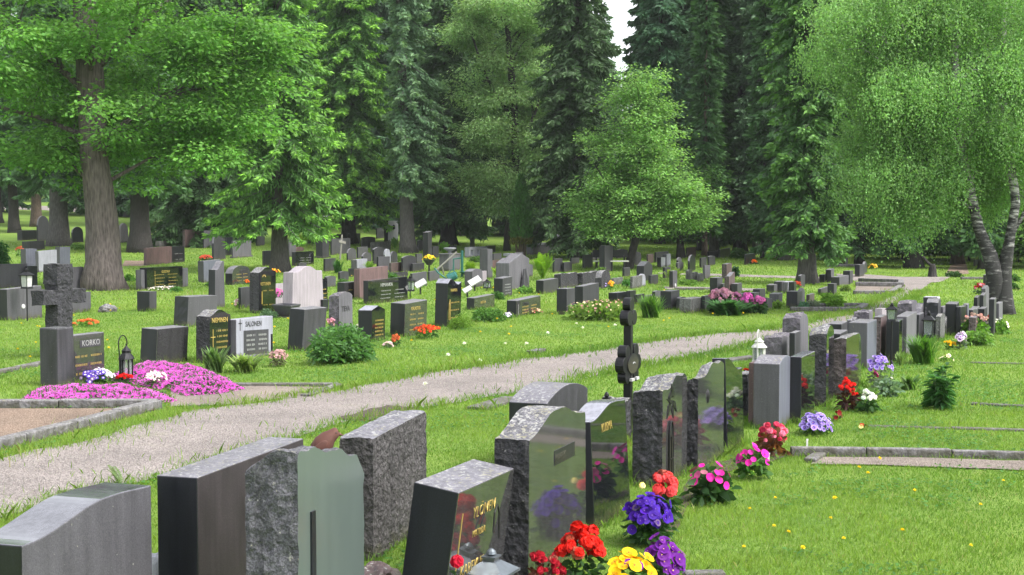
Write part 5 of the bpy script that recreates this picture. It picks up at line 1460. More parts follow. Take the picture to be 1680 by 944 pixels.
# leafy plants ------------------------------------------------------
def rosette_plant(name, label, px, py, wpx, hpx, n, lw, col, cat='plant', upright=.6, group='leafy plants at the graves'):
    """arching strap leaves rising from one crown"""
    P, w = ext(px, py, wpx); h = hpx * depth(P) / F; a = RNG.random(n) * 6.283; r0 = np.sqrt(RNG.random(n)) * w * .24
    reach = w * .42 * RNG.uniform(.3, 1.15, n) * (1.5 - .5 * upright); hh = h * RNG.uniform(.55, 1.1, n)
    b0 = np.stack([r0 * np.cos(a * 1.7), r0 * np.sin(a * 1.7), np.zeros(n)], -1); d = np.stack([np.cos(a), np.sin(a), np.zeros(n)], -1); sd = np.stack([-np.sin(a), np.cos(a), np.zeros(n)], -1)
    m_ = 6; t = np.linspace(0, 1, m_); rows = []
    wd = lw * .5 * np.array([.5, .85, 1.0, .9, .55, .06]); tip = np.maximum(.15, 1.1 - upright)
    for k in range(m_):
        c_ = b0 + d * (reach * t[k] ** 1.5)[:, None] + np.array([0, 0, 1.0])[None] * (hh * (t[k] * (1 + tip) - tip * t[k] ** 2.4))[:, None]
        s_ = sd * (wd[k] * RNG.uniform(.9, 1.1, n))[:, None]; rows += [c_ - s_, c_ + s_]
    V = np.stack(rows, 1).reshape(-1, 3); q = (np.arange(n) * 2 * m_)[:, None]
    Fq = (q + np.array([x for k in range(m_ - 1) for x in (2 * k, 2 * k + 1, 2 * k + 3, 2 * k + 2)])[None]).ravel()
    st = empty(name, P); tag(st, label, cat, group)
    link('foliage', mesh_np('foliage', V, 4, Fq, np.repeat(vary(col, n, .3), 2 * m_, 0)), parent=st, mats=['leaf']); return st
def fern(name, label, px, py, wpx, hpx, nf, col):
    P, w = ext(px, py, wpx); h = hpx * depth(P) / F; L = Leafy()
    for k in range(nf):
        a = RNG.random() * 6.283; lean = RNG.uniform(.15, .75); ll = h * RNG.uniform(.75, 1.05)
        d = np.array([math.cos(a), math.sin(a), 0]); t = np.linspace(.12, 1, 12)
        pts = np.array(P)[None] + d[None] * (t ** 1.5 * lean * w * .62)[:, None] + np.array([0, 0, 1.0])[None] * (ll * (t - .28 * lean * t ** 2))[:, None]
        tang = unit(np.gradient(pts, axis=0)); sd = unit(np.cross(tang, d[None] * .2 + np.array([0, 0, 1.0])[None]) + 1e-4)
        sz = ll * .20 * np.sin(np.pi * np.clip(t * .92, 0, 1)) + .02
        cc = vary(col, 12, .15)
        for sg in (-1, 1): L.leaves(pts, unit(sd * sg + tang * .5), tang, sz, ll * .075, cc, .1, .2)
    st = empty(name, P); tag(st, label, 'fern', 'ferns among the graves'); link('foliage', L.mesh('foliage', P), parent=st, mats=['leaf'])
def bush(name, label, px, py, wpx, hpx, n, ls, col, cat='shrub', group='leafy plants at the graves', hollow=.5, asp=.5):
    P, w = ext(px, py, wpx); h = hpx * depth(P) / F; L = Leafy()
    # several sub-mounds give a broken outline
    for k in range(7):
        ox, oy = RNG.uniform(-.3, .3) * w, RNG.uniform(-.3, .3) * w * .8; hh = h * RNG.uniform(.6, 1.0); m_ = n // 7
        q, nn = dome(m_, w * RNG.uniform(.22, .34), w * RNG.uniform(.2, .3), hh, hollow); q[:, 0] += ox; q[:, 1] += oy
        W_ = to_world(q, P); nn = unit(to_world(nn, (0, 0, 0)) * .8 + RNG.normal(0, .5, (m_, 3)))
        L.leaves(W_, nn, RNG.normal(0, 1, (m_, 3)), ls * RNG.uniform(.6, 1.3, m_), ls * asp, vary(col, m_, .3), .2, .35)
    st = empty(name, P); tag(st, label, cat, group); link('foliage', L.mesh('foliage', P), parent=st, mats=['leaf']); return st
bush('peony_bush', 'big fresh green leafy bush between the dark weathered slab and the rounded rough stone', 540, 596, 126, 64, 3400, .11, (.09, .20, .06), asp=.42)
rosette_plant('hosta', 'upright light green lily leaves in front of the rough-peaked black stone', 352, 612, 56, 42, 90, .05, (.13, .22, .07), upright=.9)
rosette_plant('hosta', 'variegated pale green hosta leaves in front of the light grey stone', 402, 612, 72, 28, 150, .05, (.20, .29, .08), upright=.7)
bush('ground_cover', 'small blue-green cushion beside the black gold-emblem stone', 440, 522, 42, 16, 500, .06, (.09, .16, .09))
bush('spirea', 'low feathery yellow-green mound before the tall curled-top stone', 752, 541, 54, 28, 1800, .06, (.12, .22, .03), asp=.25)
bush('ground_cover', 'spreading low green plants in front of the low gold-lettered slab', 806, 527, 74, 24, 1700, .08, (.085, .19, .04))
rosette_plant('iris_clump', 'dense sword-leaved iris clump behind the black cross', 1068, 522, 56, 36, 240, .035, (.09, .20, .03), upright=1.15)
rosette_plant('iris_clump', 'lighter leaves around the foot of the upright candle-strip stone', 948, 522, 40, 22, 80, .06, (.13, .25, .06), upright=.8)
rosette_plant('hosta', 'glossy green leaves along the foot of the peony bed', 1196, 518, 84, 24, 240, .09, (.055, .15, .04), upright=.7)
bush('hosta_mound', 'bright yellow-green leafy mound beside the gravel grave', 1364, 505, 42, 24, 1400, .12, (.14, .28, .035))
bush('cushion_plant', 'blue-green rounded cushion plant at the gravel grave corner', 1318, 508, 20, 14, 500, .07, (.07, .17, .10))
bush('cushion_plant', 'greyish cushion plant next to the blue-green one', 1334, 506, 24, 15, 500, .07, (.15, .19, .15))
bush('ground_cover', 'small yellow-green plant at the end of the peony bed', 1276, 507, 20, 14, 400, .08, (.16, .27, .05))
rosette_plant('daylily', 'arching grass-like daylily clump in front of the black lantern', 1516, 598, 66, 46, 260, .024, (.085, .20, .03), upright=.75)
rosette_plant('daylily', 'loose light green seedlings below the daylily clump', 1478, 600, 22, 22, 30, .03, (.20, .30, .10), upright=.9)
bush('ground_cover', 'fresh green leaves beneath the peach pink roses', 1606, 566, 58, 24, 800, .09, (.13, .25, .05))
bush('ground_cover', 'loose weedy leaves at the lawn edge below the grey-green plant', 1420, 660, 60, 24, 360, .07, (.11, .20, .05))
rosette_plant('sprout', 'broad young leaves sprouting between daylily and tall green plant', 1492, 640, 50, 24, 40, .06, (.12, .22, .06), upright=.7)
# tall whorled plant
P, w = ext(1539, 671, 66); h = 70 * depth(P) / F; L = Leafy(); S = MB()
for k in range(7):
    ox, oy = RNG.normal(0, .05), RNG.normal(0, .05); hh = h * RNG.uniform(.75, 1.02); lx, ly = RNG.normal(0, .10), RNG.normal(0, .10)
    S.tube([(ox, oy, 0), (ox + lx * .5, oy + ly * .5, hh * .5), (ox + lx, oy + ly, hh)], [.008, .006, .003], 5)
    m_ = 34; t = RNG.uniform(.12, 1, m_); a = RNG.random(m_) * 6.283
    base = np.array(P)[None] + np.stack([ox + lx * t, oy + ly * t, hh * t], -1)
    ax = np.stack([np.cos(a), np.sin(a), .15 + .8 * t ** 3], -1)
    L.leaves(base, ax, np.cross(ax, [0, 0, 1.0]), (.23 - .10 * t), .055, vary((.05, .135, .04), m_, .3), .2, .45)
st = empty('lily_plant', P); tag(st, 'tall dark green whorled plant standing alone on the lawn', 'plant', None)
link('foliage', L.mesh('foliage', P), parent=st, mats=['leaf']); S.build('stem', 'clay', st); bpy.data.objects
bpy.data.materials['clay']
for ob in st.children:
    if ob.name.startswith('stem'): ob.data.materials.clear(); ob.data.materials.append(MATS['leaf_stem'] if 'leaf_stem' in MATS else plain('leaf_stem', (.08, .15, .04), .6))
fern('fern', 'large bright yellow-green fern beside the grey gabled monument', 890, 460, 44, 46, 34, (.20, .36, .03))
fern('fern', 'bright fern tuft in front of the tall pale square pillar', 818, 458, 34, 22, 26, (.22, .34, .03))
fern('fern', 'bright fern tuft behind the teal tap stand', 772, 452, 30, 24, 26, (.20, .33, .03))
fern('fern', 'pale ferns spreading on both sides of the small grey pillar stone', 1105, 468, 44, 30, 30, (.19, .27, .06))
fern('fern', 'fresh fern growing over the pale low block stone', 606, 446, 34, 18, 22, (.15, .27, .04))
fern('fern', 'fern by the tall dark tapering pillar', 728, 418, 22, 22, 22, (.12, .26, .04))
fern('fern', 'tall yellow-green ferns by the near spruce trunk', 494, 405, 40, 22, 30, (.22, .34, .04))
fern('fern', 'fern in front of the white monument stone', 648, 409, 16, 20, 18, (.12, .24, .05))
rosette_plant('iris_clump', 'dark green tall leaves at the low dark block by the obelisk', 555, 449, 26, 22, 120, .05, (.05, .15, .03), upright=1.1)
bush('juniper', 'low dark green shrub among slabs near the big fern', 850, 440, 16, 18, 500, .12, (.03, .075, .025))
bush('box_shrub', 'leafy bush at the picture edge beside the wide dull grey slab', 0, 470, 44, 92, 3000, .14, (.05, .14, .04))
bush('ground_cover', 'dark low shrub near the gravel junction', 1565, 455, 26, 9, 500, .14, (.045, .10, .03))
bush('ground_cover', 'low green shrubs right of the birch, upper one', 1660, 462, 20, 10, 500, .16, (.06, .14, .03))
bush('ground_cover', 'low green shrubs right of the birch, lower one', 1662, 476, 22, 11, 500, .14, (.05, .12, .03))
bush('shrub', 'pale green bushy growth beside grey spruce trunks', 1212, 424, 30, 16, 700, .2, (.08, .16, .05))
bush('shrub', 'green hedge-like plants behind the black panel monument', 1352, 428, 26, 14, 700, .16, (.10, .19, .04))
fern('fern', 'mossy green plants around the low slab beyond the orange lilies', 1012, 466, 24, 14, 20, (.12, .25, .04))
fern('sprig', 'small bent fern sprig at the near edge of the gravel path', 198, 800, 44, 44, 3, (.13, .19, .07))
bush('weed_patch', 'pale flattened weeds on the gravel edge below the fern sprig', 150, 815, 110, 12, 700, .05, (.17, .21, .11))
# little conifer mid-lawn
bush('dwarf_conifer', 'tiny dark pointed conifer beside the brown upright stone', 1206, 455, 9, 19, 500, .13, (.03, .08, .03))
# white plant labels
for k, (px, py, hpx, lb) in enumerate(((1261, 760, 17, 'thin white plant label beside the smaller magenta impatiens'), (1213, 783, 17, 'thin white plant label in front of the broad dark leaves'), (1324, 742, 22, 'thin pale stick in the bed by the bronze-leaved begonia'))):
    P, w = ext(px, py, 4); s = depth(P) / F
    b = MB(); b.box((0, 0, hpx * s / 2), (.022, .004, hpx * s)); b.box((0, -.001, hpx * s * .92), (.026, .005, hpx * s * .16)); tag(b.build('plant_label', 'white_cup', None, P, .4), lb, 'plant label')
# dandelions
D = [(1222, 907), (1268, 872), (1290, 884), (1318, 910), (1363, 861), (1372, 829), (1272, 827), (1645, 797), (1425, 788), (1440, 761), (1408, 778), (1386, 893), (1232, 845), (1500, 812), (1590, 905), (1610, 838), (1480, 884)]
def dandelion_mesh(col, r):
    L = Leafy(); k = 22; a = np.arange(k) * 2.4; el = np.linspace(.1, 1.2, k)
    ax = np.stack([np.cos(a) * np.cos(el), np.sin(a) * np.cos(el), np.sin(el)], -1)
    L.leaves(np.repeat([[0, 0, .055]], k, 0), ax, np.cross(ax, [0, 0, 1.0]), r, r * .42, vary(col, k, .1), 0, .1, True)
    L.leaves([[0, 0, 0]], [[0, .05, 1]], [[1, 0, 0]], .06, .006, (.12, .2, .05), 0, 0)
    return L.mesh('dandelion', (0, 0, 0))
dy = dandelion_mesh((.78, .58, .02), .022); dy.materials.append(MATS['petal'])
dw = dandelion_mesh((.75, .76, .70), .03); dw.materials.append(MATS['petal'])
def dand(px, py, me, lab, grp, sc=1.0):
    o = bpy.data.objects.new('dandelion', me); COL.objects.link(o); o.location = G(px, py); o.rotation_euler = (random.uniform(-.3, .3), random.uniform(-.3, .3), random.random() * 6); o.scale = (sc,) * 3
    tag(o, lab, 'dandelion', grp)
for px, py in D: dand(px, py, dy, 'yellow dandelion in the near lawn beside the gravestone row', 'yellow dandelions of the near lawn', random.uniform(.8, 1.15))
for px, py in ((763, 571), (829, 572), (866, 571), (946, 538), (898, 553), (955, 545), (1010, 540), (786, 600), (736, 590), (700, 640)):
    dand(px, py, dw, 'white dandelion seed head on the lawn beyond the path', 'white dandelion seed heads', 1.5)
for k in range(70):
    px, py = random.uniform(380, 1240), random.uniform(452, 590)
    if py > 590 - (px - 380) * .07: continue
    dand(px, py, dy, 'yellow dandelion on the lawn beyond the gravel path', 'yellow dandelions beyond the path', 1.6)
for k in range(26): dand(random.uniform(10, 200), random.uniform(480, 600), dy, 'yellow dandelion on the lawn by the stone cross', 'yellow dandelions by the stone cross', 1.4)

for px, py, wpx, hpx, lab in ((505, 452, 26, 14, 'leafy tuft between the obelisk foot and pinkish-white stone'), (565, 470, 24, 12, 'leafy tuft before the dark low rounded stone'), (640, 458, 22, 10, 'leafy tuft beside the flat dark boulder stone'), (690, 470, 22, 12, 'leafy tuft beside the wide plain grey gravestone'),
    (745, 480, 26, 14, 'leafy tuft between the curled-top stone and memorial plates'), (815, 492, 22, 12, 'leafy tuft behind the low gold-lettered slab'), (862, 482, 28, 12, 'leafy tuft in front of the gabled double monument'), (925, 462, 26, 14, 'leafy tuft right of the large yellow-green fern'),
    (1030, 470, 24, 10, 'leafy tuft near the mossy square gravestone'), (1130, 468, 30, 9, 'leafy tuft before the low rough trio'), (420, 470, 18, 10, 'leafy tuft between arched and gold-emblem stones'), (350, 470, 18, 9, 'leafy tuft beside the light blue-grey stone'),
    (290, 480, 16, 8, 'leafy tuft beside the gold-cross stone wing'), (215, 462, 18, 12, 'leafy tuft at the foot of the big rough trunk'), (130, 410, 26, 12, 'leafy tuft behind the big rough trunk'), (985, 448, 22, 10, 'leafy tuft at the foot of the tall dark square stone'),
    (1225, 490, 18, 12, 'leafy tuft between peonies and rounded blue-grey stone'), (1385, 478, 22, 9, 'leafy tuft before the grey gravestone by the double kerbs'), (655, 430, 18, 10, 'leafy tuft under the leaning bare trunk'), (780, 430, 22, 10, 'leafy tuft before the pierced wall')):
    bush('leafy_tuft', lab, px, py, wpx, hpx, 420, .13, (.10 * random.uniform(.7, 1.3), .20 * random.uniform(.8, 1.25), .045), group='leafy tufts between the graves', asp=.4)
# ------------------------------------------------------------------ trees
def qleaf(C, A, S, L, W):
    """diamond leaves"""
    A = unit(A); S = unit(S - A * np.sum(A * S, -1, keepdims=True)); L = L[:, None]; W = W[:, None] * .5
    return np.stack([C, C + A * L * .45 + S * W, C + A * L, C + A * L * .45 - S * W], 1).reshape(-1, 3)
def leaf_mesh(name, Vs, Cs):
    V = np.concatenate(Vs); return mesh_np(name, V, 4, np.arange(len(V)), np.repeat(np.concatenate(Cs), 4, 0))
def trunk_mesh(paths, name='trunk', seg=12):
    b = MB()
    for pts, rad in paths:
        n0 = len(b.v); sg = seg if rad[0] > .09 else 6 if rad[0] > .03 else 4
        b.tube(pts, rad, sg)
        if rad[0] > .1:
            for i in range(n0, len(b.v)):
                v = Vector(b.v[i]); ring = (i - n0) // sg; c = Vector(pts[min(ring, len(pts) - 1)])
                d = v - c; d.z = 0; a = math.atan2(d.y, d.x); fl = 1 + .10 * mnoise.noise(v * 1.7) + (.22 * max(0, 1 - v.z / .8) * math.sin(a * 5 + 1) if v.z < .8 else 0)
                v = Vector((c.x + d.x * fl, c.y + d.y * fl, v.z)); b.v[i] = tuple(v)
    me = bpy.data.meshes.new(name); me.from_pydata(b.v, [], b.f)
    for p in me.polygons: p.use_smooth = True
    return me
def resamp(pts, rad, n):
    P = np.array(pts, float); d = np.concatenate([[0], np.cumsum(np.linalg.norm(np.diff(P, axis=0), axis=1))]); t = np.linspace(0, d[-1], n)
    return [tuple(np.interp(x, d, P[:, k]) for k in range(3)) for x in t], [float(np.interp(x, d, rad)) for x in t]

def broadleaf(label, base, stems, blobs, leaf, n_clump, per, col, barkm, sub=.34, flat=.5, droop=.35, strands=0, name='broadleaf_tree', limbs=26, tint=(.5, 1.25), seed=1, asp=.62, group=None, holes=(), boughs=60, bough_r=1.1, bough_flat=.42):
    """base: pixel of the foot. stems: lists of (px, py, width px). blobs: (px, py, rx, ry, weight, depth offset m)"""
    rng = np.random.default_rng(seed); P = G(*base); s = depth(P) / F
    lx = lambda px: (px - base[0]) * s; lz = lambda py: z_at(P, py) - P.z
    paths = []; spts = []
    for st in stems:
        pts = [(lx(a), (0 if i == 0 else rng.uniform(-.15, .15)), lz(b) if (i or b < base[1] - 4) else -.1) for i, (a, b, w) in enumerate(st)]
        rad = [w * s / 2 for a, b, w in st]; rp, rr = resamp(pts, rad, 26); paths.append((rp, rr)); spts += [(p, r) for p, r in zip(rp, rr)]
    wts = np.array([b[4] for b in blobs], float); wts /= wts.sum(); V, C = [], []
    bl = np.array([(lx(b[0]), b[5] if len(b) > 5 else 0, lz(b[1]), b[2] * s, b[3] * s) for b in blobs])
    ci = rng.choice(len(blobs), boughs, p=wts); ub = unit(rng.normal(0, 1, (boughs, 3))) * (rng.random((boughs, 1)) ** .4)
    B = bl[ci]; ry = np.minimum(B[:, 3], 3.4)
    bc = np.stack([B[:, 0] + ub[:, 0] * B[:, 3], B[:, 1] + ub[:, 1] * ry, B[:, 2] + ub[:, 2] * B[:, 4]], -1)
    for hx, hy, hrx, hry in holes:   # openings through which the stem shows
        bad = (((bc[:, 0] - lx(hx)) / (hrx * s)) ** 2 + ((bc[:, 2] - lz(hy)) / (hry * s)) ** 2 < 1) & (bc[:, 1] < .8); bc[bad, 1] = 1.2 + np.abs(bc[bad, 1])
    bi = rng.integers(0, boughs, n_clump); br = bough_r * rng.uniform(.65, 1.3, boughs)[bi][:, None]
    u = unit(rng.normal(0, 1, (n_clump, 3))); u[:, 2] = np.abs(u[:, 2]) * .9 - .15; u *= rng.random((n_clump, 1)) ** .35
    cen = bc[bi] + u * br * np.array([1, 1, bough_flat]); bt = rng.uniform(.82, 1.2, boughs)[bi]
    for hx, hy, hrx, hry in holes:
        bad = (((cen[:, 0] - lx(hx)) / (hrx * s)) ** 2 + ((cen[:, 2] - lz(hy)) / (hry * s)) ** 2 < 1) & (cen[:, 1] < .6) & (rng.random(n_clump) < .9); cen[bad, 1] = .9 + np.abs(cen[bad, 1])
    out = unit(u * np.array([1, 1, .25]) + 1e-6)
    # limbs from the stem to clumps
    sp = np.array([p for p, r in spts]); sr = np.array([r for p, r in spts])
    for i in rng.choice(n_clump, min(limbs, n_clump), replace=False):
        c = cen[i]; ok = np.where((sp[:, 2] < c[2] - .1 * abs(c[2])) & (sp[:, 2] > bl[:, 2].min() - bl[:, 4].max() * .8))[0]
        if not len(ok): continue
        j = ok[np.argmin(np.linalg.norm(sp[ok] - c, axis=1))]; a = sp[j]; r0 = min(sr[j] * .42, .09)
        m_ = (a + c) / 2 + np.array([0, 0, .18 * np.linalg.norm(c - a)]); 
        pts = [tuple(a), tuple(a * .56 + m_ * .44), tuple(m_), tuple(m_ * .4 + c * .6 + rng.normal(0, .1, 3)), tuple(c)]
        paths.append((pts, [r0, r0 * .75, r0 * .5, r0 * .3, r0 * .12]))
    if strands:
        for q in range(strands):
            st0 = cen + rng.normal(0, sub * .6, (n_clump, 3)); ln = rng.uniform(.25, .95, n_clump)
            t = np.linspace(0, 1, per)[None]; sway = rng.normal(0, .12, (n_clump, 2))
            X = st0[:, 0:1] + sway[:, 0:1] * t + out[:, 0:1] * .25 * t * (1 - t); Y = st0[:, 1:2] + sway[:, 1:2] * t; Z = st0[:, 2:3] + .25 * np.sin(np.pi * t) * .5 - ln[:, None] * t
            pp = np.stack([X, Y, Z], -1).reshape(-1, 3) + rng.normal(0, .035, (n_clump * per, 3)); n = len(pp)
            ax = rng.normal(0, .6, (n, 3)); ax[:, 2] -= .7
            V.append(qleaf(pp, ax, rng.normal(0, 1, (n, 3)), leaf * rng.uniform(.7, 1.3, n), leaf * asp * rng.uniform(.8, 1.2, n)))
            k = np.repeat(rng.uniform(tint[0], tint[1], n_clump) * bt, per)[:, None] * rng.uniform(.8, 1.2, (n, 1)); C.append(np.clip(np.array(col)[None] * k * rng.uniform(.93, 1.07, (n, 3)), 0, 1))
    else:
        n = n_clump * per; ii_ = np.repeat(np.arange(n_clump), per); g = rng.normal(0, 1, (n, 3)); g = g / np.maximum(1, np.linalg.norm(g, axis=1, keepdims=True) / 1.8)
        sz = rng.uniform(.7, 1.3, n_clump)[ii_][:, None] * sub
        pp = cen[ii_] + g * sz * np.array([1, 1, flat]); rr_ = np.hypot(g[:, 0], g[:, 1]); pp[:, 2] -= droop * sub * rr_ * .35
        ax = g * np.array([1, 1, .2]) + out[ii_] * .4 + rng.normal(0, .35, (n, 3)); ax[:, 2] -= droop
        sd = np.cross(ax, np.array([0, 0, 1.0])[None] + rng.normal(0, .45, (n, 3)))
        V.append(qleaf(pp, ax, sd, leaf * rng.uniform(.7, 1.35, n), leaf * asp * rng.uniform(.8, 1.25, n)))
        k = (rng.uniform(tint[0], tint[1], n_clump) * bt)[ii_][:, None] * rng.uniform(.8, 1.2, (n, 1)); C.append(np.clip(np.array(col)[None] * k * rng.uniform(.93, 1.07, (n, 3)), 0, 1))
    st = empty(name, P); tag(st, label, 'tree', group)
    link('trunk', trunk_mesh(paths), parent=st, mats=[barkm]); link('crown', leaf_mesh('crown', V, C), parent=st, mats=['leaf']); return st

def spruce_arrays(seed, h, z0, r0, dens=1.0, droop=.55, tip=(0.209, 0.433, 0.047), body=(0.065, 0.164, 0.043), whorl=.36, twig=.42, gap=0.0, rpow=.75, side=None, wid=.085, tipk=.30, grow=0.0):
    rng = np.random.default_rng(seed); V, C, paths = [], [], []
    z = z0
    while z < h - .3:
        f = (z - z0) / (h - z0); R = r0 * (1 - f) ** rpow * (1 - .25 * math.exp(-f * 10)); nb = max(4, int(7 * dens))
        R = max(R, .25)
        for k in range(nb):
            if rng.random() < gap: continue
            a = rng.random() * 6.283; r = R * rng.uniform(.62, 1.12)
            if side is not None and math.cos(a - side[0]) < side[1]: r *= .35
            zb = z + rng.uniform(-.2, .2); d = np.array([math.cos(a), math.sin(a), 0.0]); sd = np.array([-d[1], d[0], 0])
            n = max(5, int(r / .13 * dens)); t = np.linspace(.12, 1, n)
            dz = -droop * r * (t ** 1.4) + droop * .55 * r * np.clip(t - .55, 0, 1) ** 1.6 * 2
            pts = d[None] * (r * t)[:, None] + np.array([0, 0, 1.0])[None] * (zb + dz)[:, None] + sd[None] * (r * .12 * np.sin(t * 2 + k))[:, None]
            if r > .5: paths.append(([(0, 0, zb), tuple(pts[n // 2]), tuple(pts[-1])], [.035, .02, .006]))
            for q in range(3):
                for sg in (-1, 1):
                    lat = sg * rng.uniform(.15, 1.0, n); 
                    ax = d[None] * rng.uniform(.1, .9, (n, 1)) + sd[None] * lat[:, None] + np.array([0, 0, -1.0])[None] * rng.uniform(.15, 1.3, (n, 1)) * (1.0 if q else .5)
                    L = twig * rng.uniform(.6, 1.2, n) * (1.15 - .55 * t) * (1 if r > .8 else .7); W = wid * rng.uniform(.8, 1.4, n)
                    nv = rng.normal(0, 1, (n, 3)); V.append(qleaf(pts + rng.normal(0, .05, (n, 3)), ax, nv, L, W))
                    tk = np.clip((t - .55) / .45, 0, 1) * tipk * rng.uniform(.2, 2.2, n); tk = np.clip(tk + (rng.random(n) < .06) * .3, 0, 1)[:, None]
                    C.append(np.clip((np.array(body)[None] * (1 - tk) + np.array(tip)[None] * tk) * rng.uniform(.7, 1.3, (n, 1)), 0, 1))
            # bright new growth at the ends
            m_ = 5; ax = d[None] * 1.0 + sd[None] * rng.uniform(-.9, .9, (m_, 1)) + np.array([0, 0, 1.0])[None] * rng.uniform(-.6, .25, (m_, 1))
            V.append(qleaf(np.repeat(pts[-1:], m_, 0) + rng.normal(0, .05, (m_, 3)), ax, rng.normal(0, 1, (m_, 3)), twig * .55 * rng.uniform(.7, 1.2, m_), np.full(m_, wid * 1.25)))
            C.append(np.clip((np.array(body)[None] * .35 + np.array(tip)[None] * .65) * rng.uniform(.7, 1.3, (m_, 1)), 0, 1))
        z += whorl * rng.uniform(.75, 1.25) / max(.4, dens ** .5) * (1 + grow * f)
    return V, C, paths
def spruce(label, base, tw, py_low, half_px, h, barkm='bark_dark', seed=1, top=None, name='spruce_tree', group=None, top_lean=0.0, **k):
    P = G(*base); s = depth(P) / F; z0 = z_at(P, py_low) - P.z
    V, C, paths = spruce_arrays(seed, h, z0, half_px * s, **k)
    r = tw * s / 2 * .84
    tr = [([(top_lean * f * h, 0, f * h - (.15 if f == 0 else 0)) for f in (0, .02, .05, .1, .25, .5, .75, 1)], [r * q for q in (1.5, 1.28, 1.1, 1.0, .85, .6, .33, .04)])]
    rp, rr = resamp(*tr[0], 40)
    if top_lean:
        for A in V: A[:, 0] += top_lean * A[:, 2]
        paths = [([(x + top_lean * z, y, z) for x, y, z in p], q) for p, q in paths]
    st = empty(name, P); tag(st, label, 'tree', group)
    link('trunk', trunk_mesh([(rp, rr)] + paths), parent=st, mats=[barkm]); link('crown', leaf_mesh('crown', V, C), parent=st, mats=['needle']); return st
def copy_tree(src, label, loc, sc, rz, group):
    c = src.copy(); COL.objects.link(c); c.location = loc; c.scale = sc; c.rotation_euler = (0, 0, rz); c['label'] = label
    if group: c['group'] = group
    for ch in src.children:
        d = ch.copy(); COL.objects.link(d); d.parent = c
    return c

# 1 old broadleaf at the left
broadleaf('huge old broad-leaved tree with thick rough grey trunk and bright spreading leaves', (172, 476),
  [[(172, 476, 76), (172, 462, 68), (170, 440, 60), (170, 400, 56), (166, 330, 50), (160, 260, 46), (156, 180, 46), (152, 90, 42), (148, 0, 38), (142, -150, 30)], [(154, 120, 15), (240, 40, 10), (330, -40, 6)], [(156, 160, 13), (80, 90, 9), (0, 30, 6)], [(160, 240, 10), (250, 170, 8), (380, 130, 4)], [(160, 230, 10), (60, 190, 7), (-20, 170, 4)]],
  [(150, -60, 330, 110, 2.0), (60, 60, 210, 90, 1.5), (300, 60, 175, 80, 1.6), (330, 150, 130, 60, 1.3), (80, 170, 190, 70, 1.5), (60, 245, 170, 40, .9), (250, 235, 130, 42, .8), (385, 205, 72, 28, .5), (420, 90, 50, 70, .6), (330, 250, 75, 26, .4), (200, 285, 110, 20, .35), (190, 120, 210, 150, .9, -2.4), (100, 20, 200, 110, .7, -2.8), (300, 40, 140, 100, .5, -2.4), (-60, 200, 150, 150, .8)],
  .165, 1700, 40, (.135, .295, .062), 'bark_old', sub=.42, flat=.5, droop=.5, tint=(.7, 1.25), boughs=140, bough_r=1.0, bough_flat=.5, holes=((150, 20, 42, 46), (154, 120, 44, 30), (158, 200, 44, 36), (166, 290, 44, 44)), name='old_broadleaf_tree', limbs=70, seed=3)
# leaning linden with a second slim one
broadleaf('leaning young linden with a round light green crown in mid-lawn', (1029, 442),
  [[(1029, 442, 17), (1037, 415, 13), (1045, 385, 12), (1048, 340, 10), (1050, 250, 8), (1050, 150, 4)], [(1046, 380, 6), (1085, 320, 5), (1120, 260, 2)], [(1046, 370, 6), (1000, 310, 4), (975, 270, 2)]],
  [(1050, 165, 42, 45, .6), (1045, 230, 75, 50, 1.1), (1040, 300, 95, 50, 1.3), (1060, 345, 105, 45, 1.4), (1000, 355, 65, 34, .7), (1125, 320, 40, 40, .5), (965, 340, 30, 22, .2), (1030, 385, 70, 18, .3)],
  .14, 1700, 32, (.20, .37, .105), 'bark_dark', sub=.36, flat=.4, droop=.5, name='linden_tree', limbs=44, seed=5, boughs=230, bough_r=.7, bough_flat=.8)
broadleaf('slim linden just beyond the leaning one, its trunk dark', (1117, 424),
  [[(1117, 424, 15), (1116, 400, 12), (1114, 370, 10), (1108, 320, 7)]], [(1115, 335, 55, 40, 1), (1135, 300, 34, 40, .6), (1100, 370, 50, 18, .4)],
  .15, 300, 30, (.09, .19, .05), 'bark_dark', sub=.5, name='linden_tree', limbs=20, seed=6)
# tall feathery broadleaf (rowan-like)
broadleaf('tall feathery grey-green broad-leaved tree with visible dark stem', (831, 412),
  [[(831, 412, 12), (832, 380, 10), (845, 300, 11), (846, 240, 13), (842, 160, 12), (834, 60, 10), (828, -40, 8)], [(846, 260, 7), (880, 180, 5), (905, 110, 3)], [(842, 200, 7), (800, 130, 5), (775, 60, 3)], [(843, 240, 5), (890, 230, 4), (930, 200, 2)]],
  [(845, -20, 100, 60, 1), (830, 50, 105, 55, 1.4), (880, 60, 55, 60, .7), (850, 130, 85, 50, 1.2), (870, 195, 80, 45, 1.1), (905, 225, 55, 45, .8), (800, 200, 50, 60, .7), (850, 260, 95, 45, 1.2), (820, 315, 70, 40, .9), (890, 310, 60, 40, .7), (790, 300, 40, 60, .5)],
    .18, 2300, 44, (.25, .385, .165), 'bark_dark', sub=.45, flat=.6, droop=.7, name='rowan_tree', limbs=60, seed=7, asp=.45, tint=(.75, 1.25), boughs=95, bough_r=1.25, bough_flat=.6, holes=((846, 240, 14, 50), (840, 110, 14, 40)))
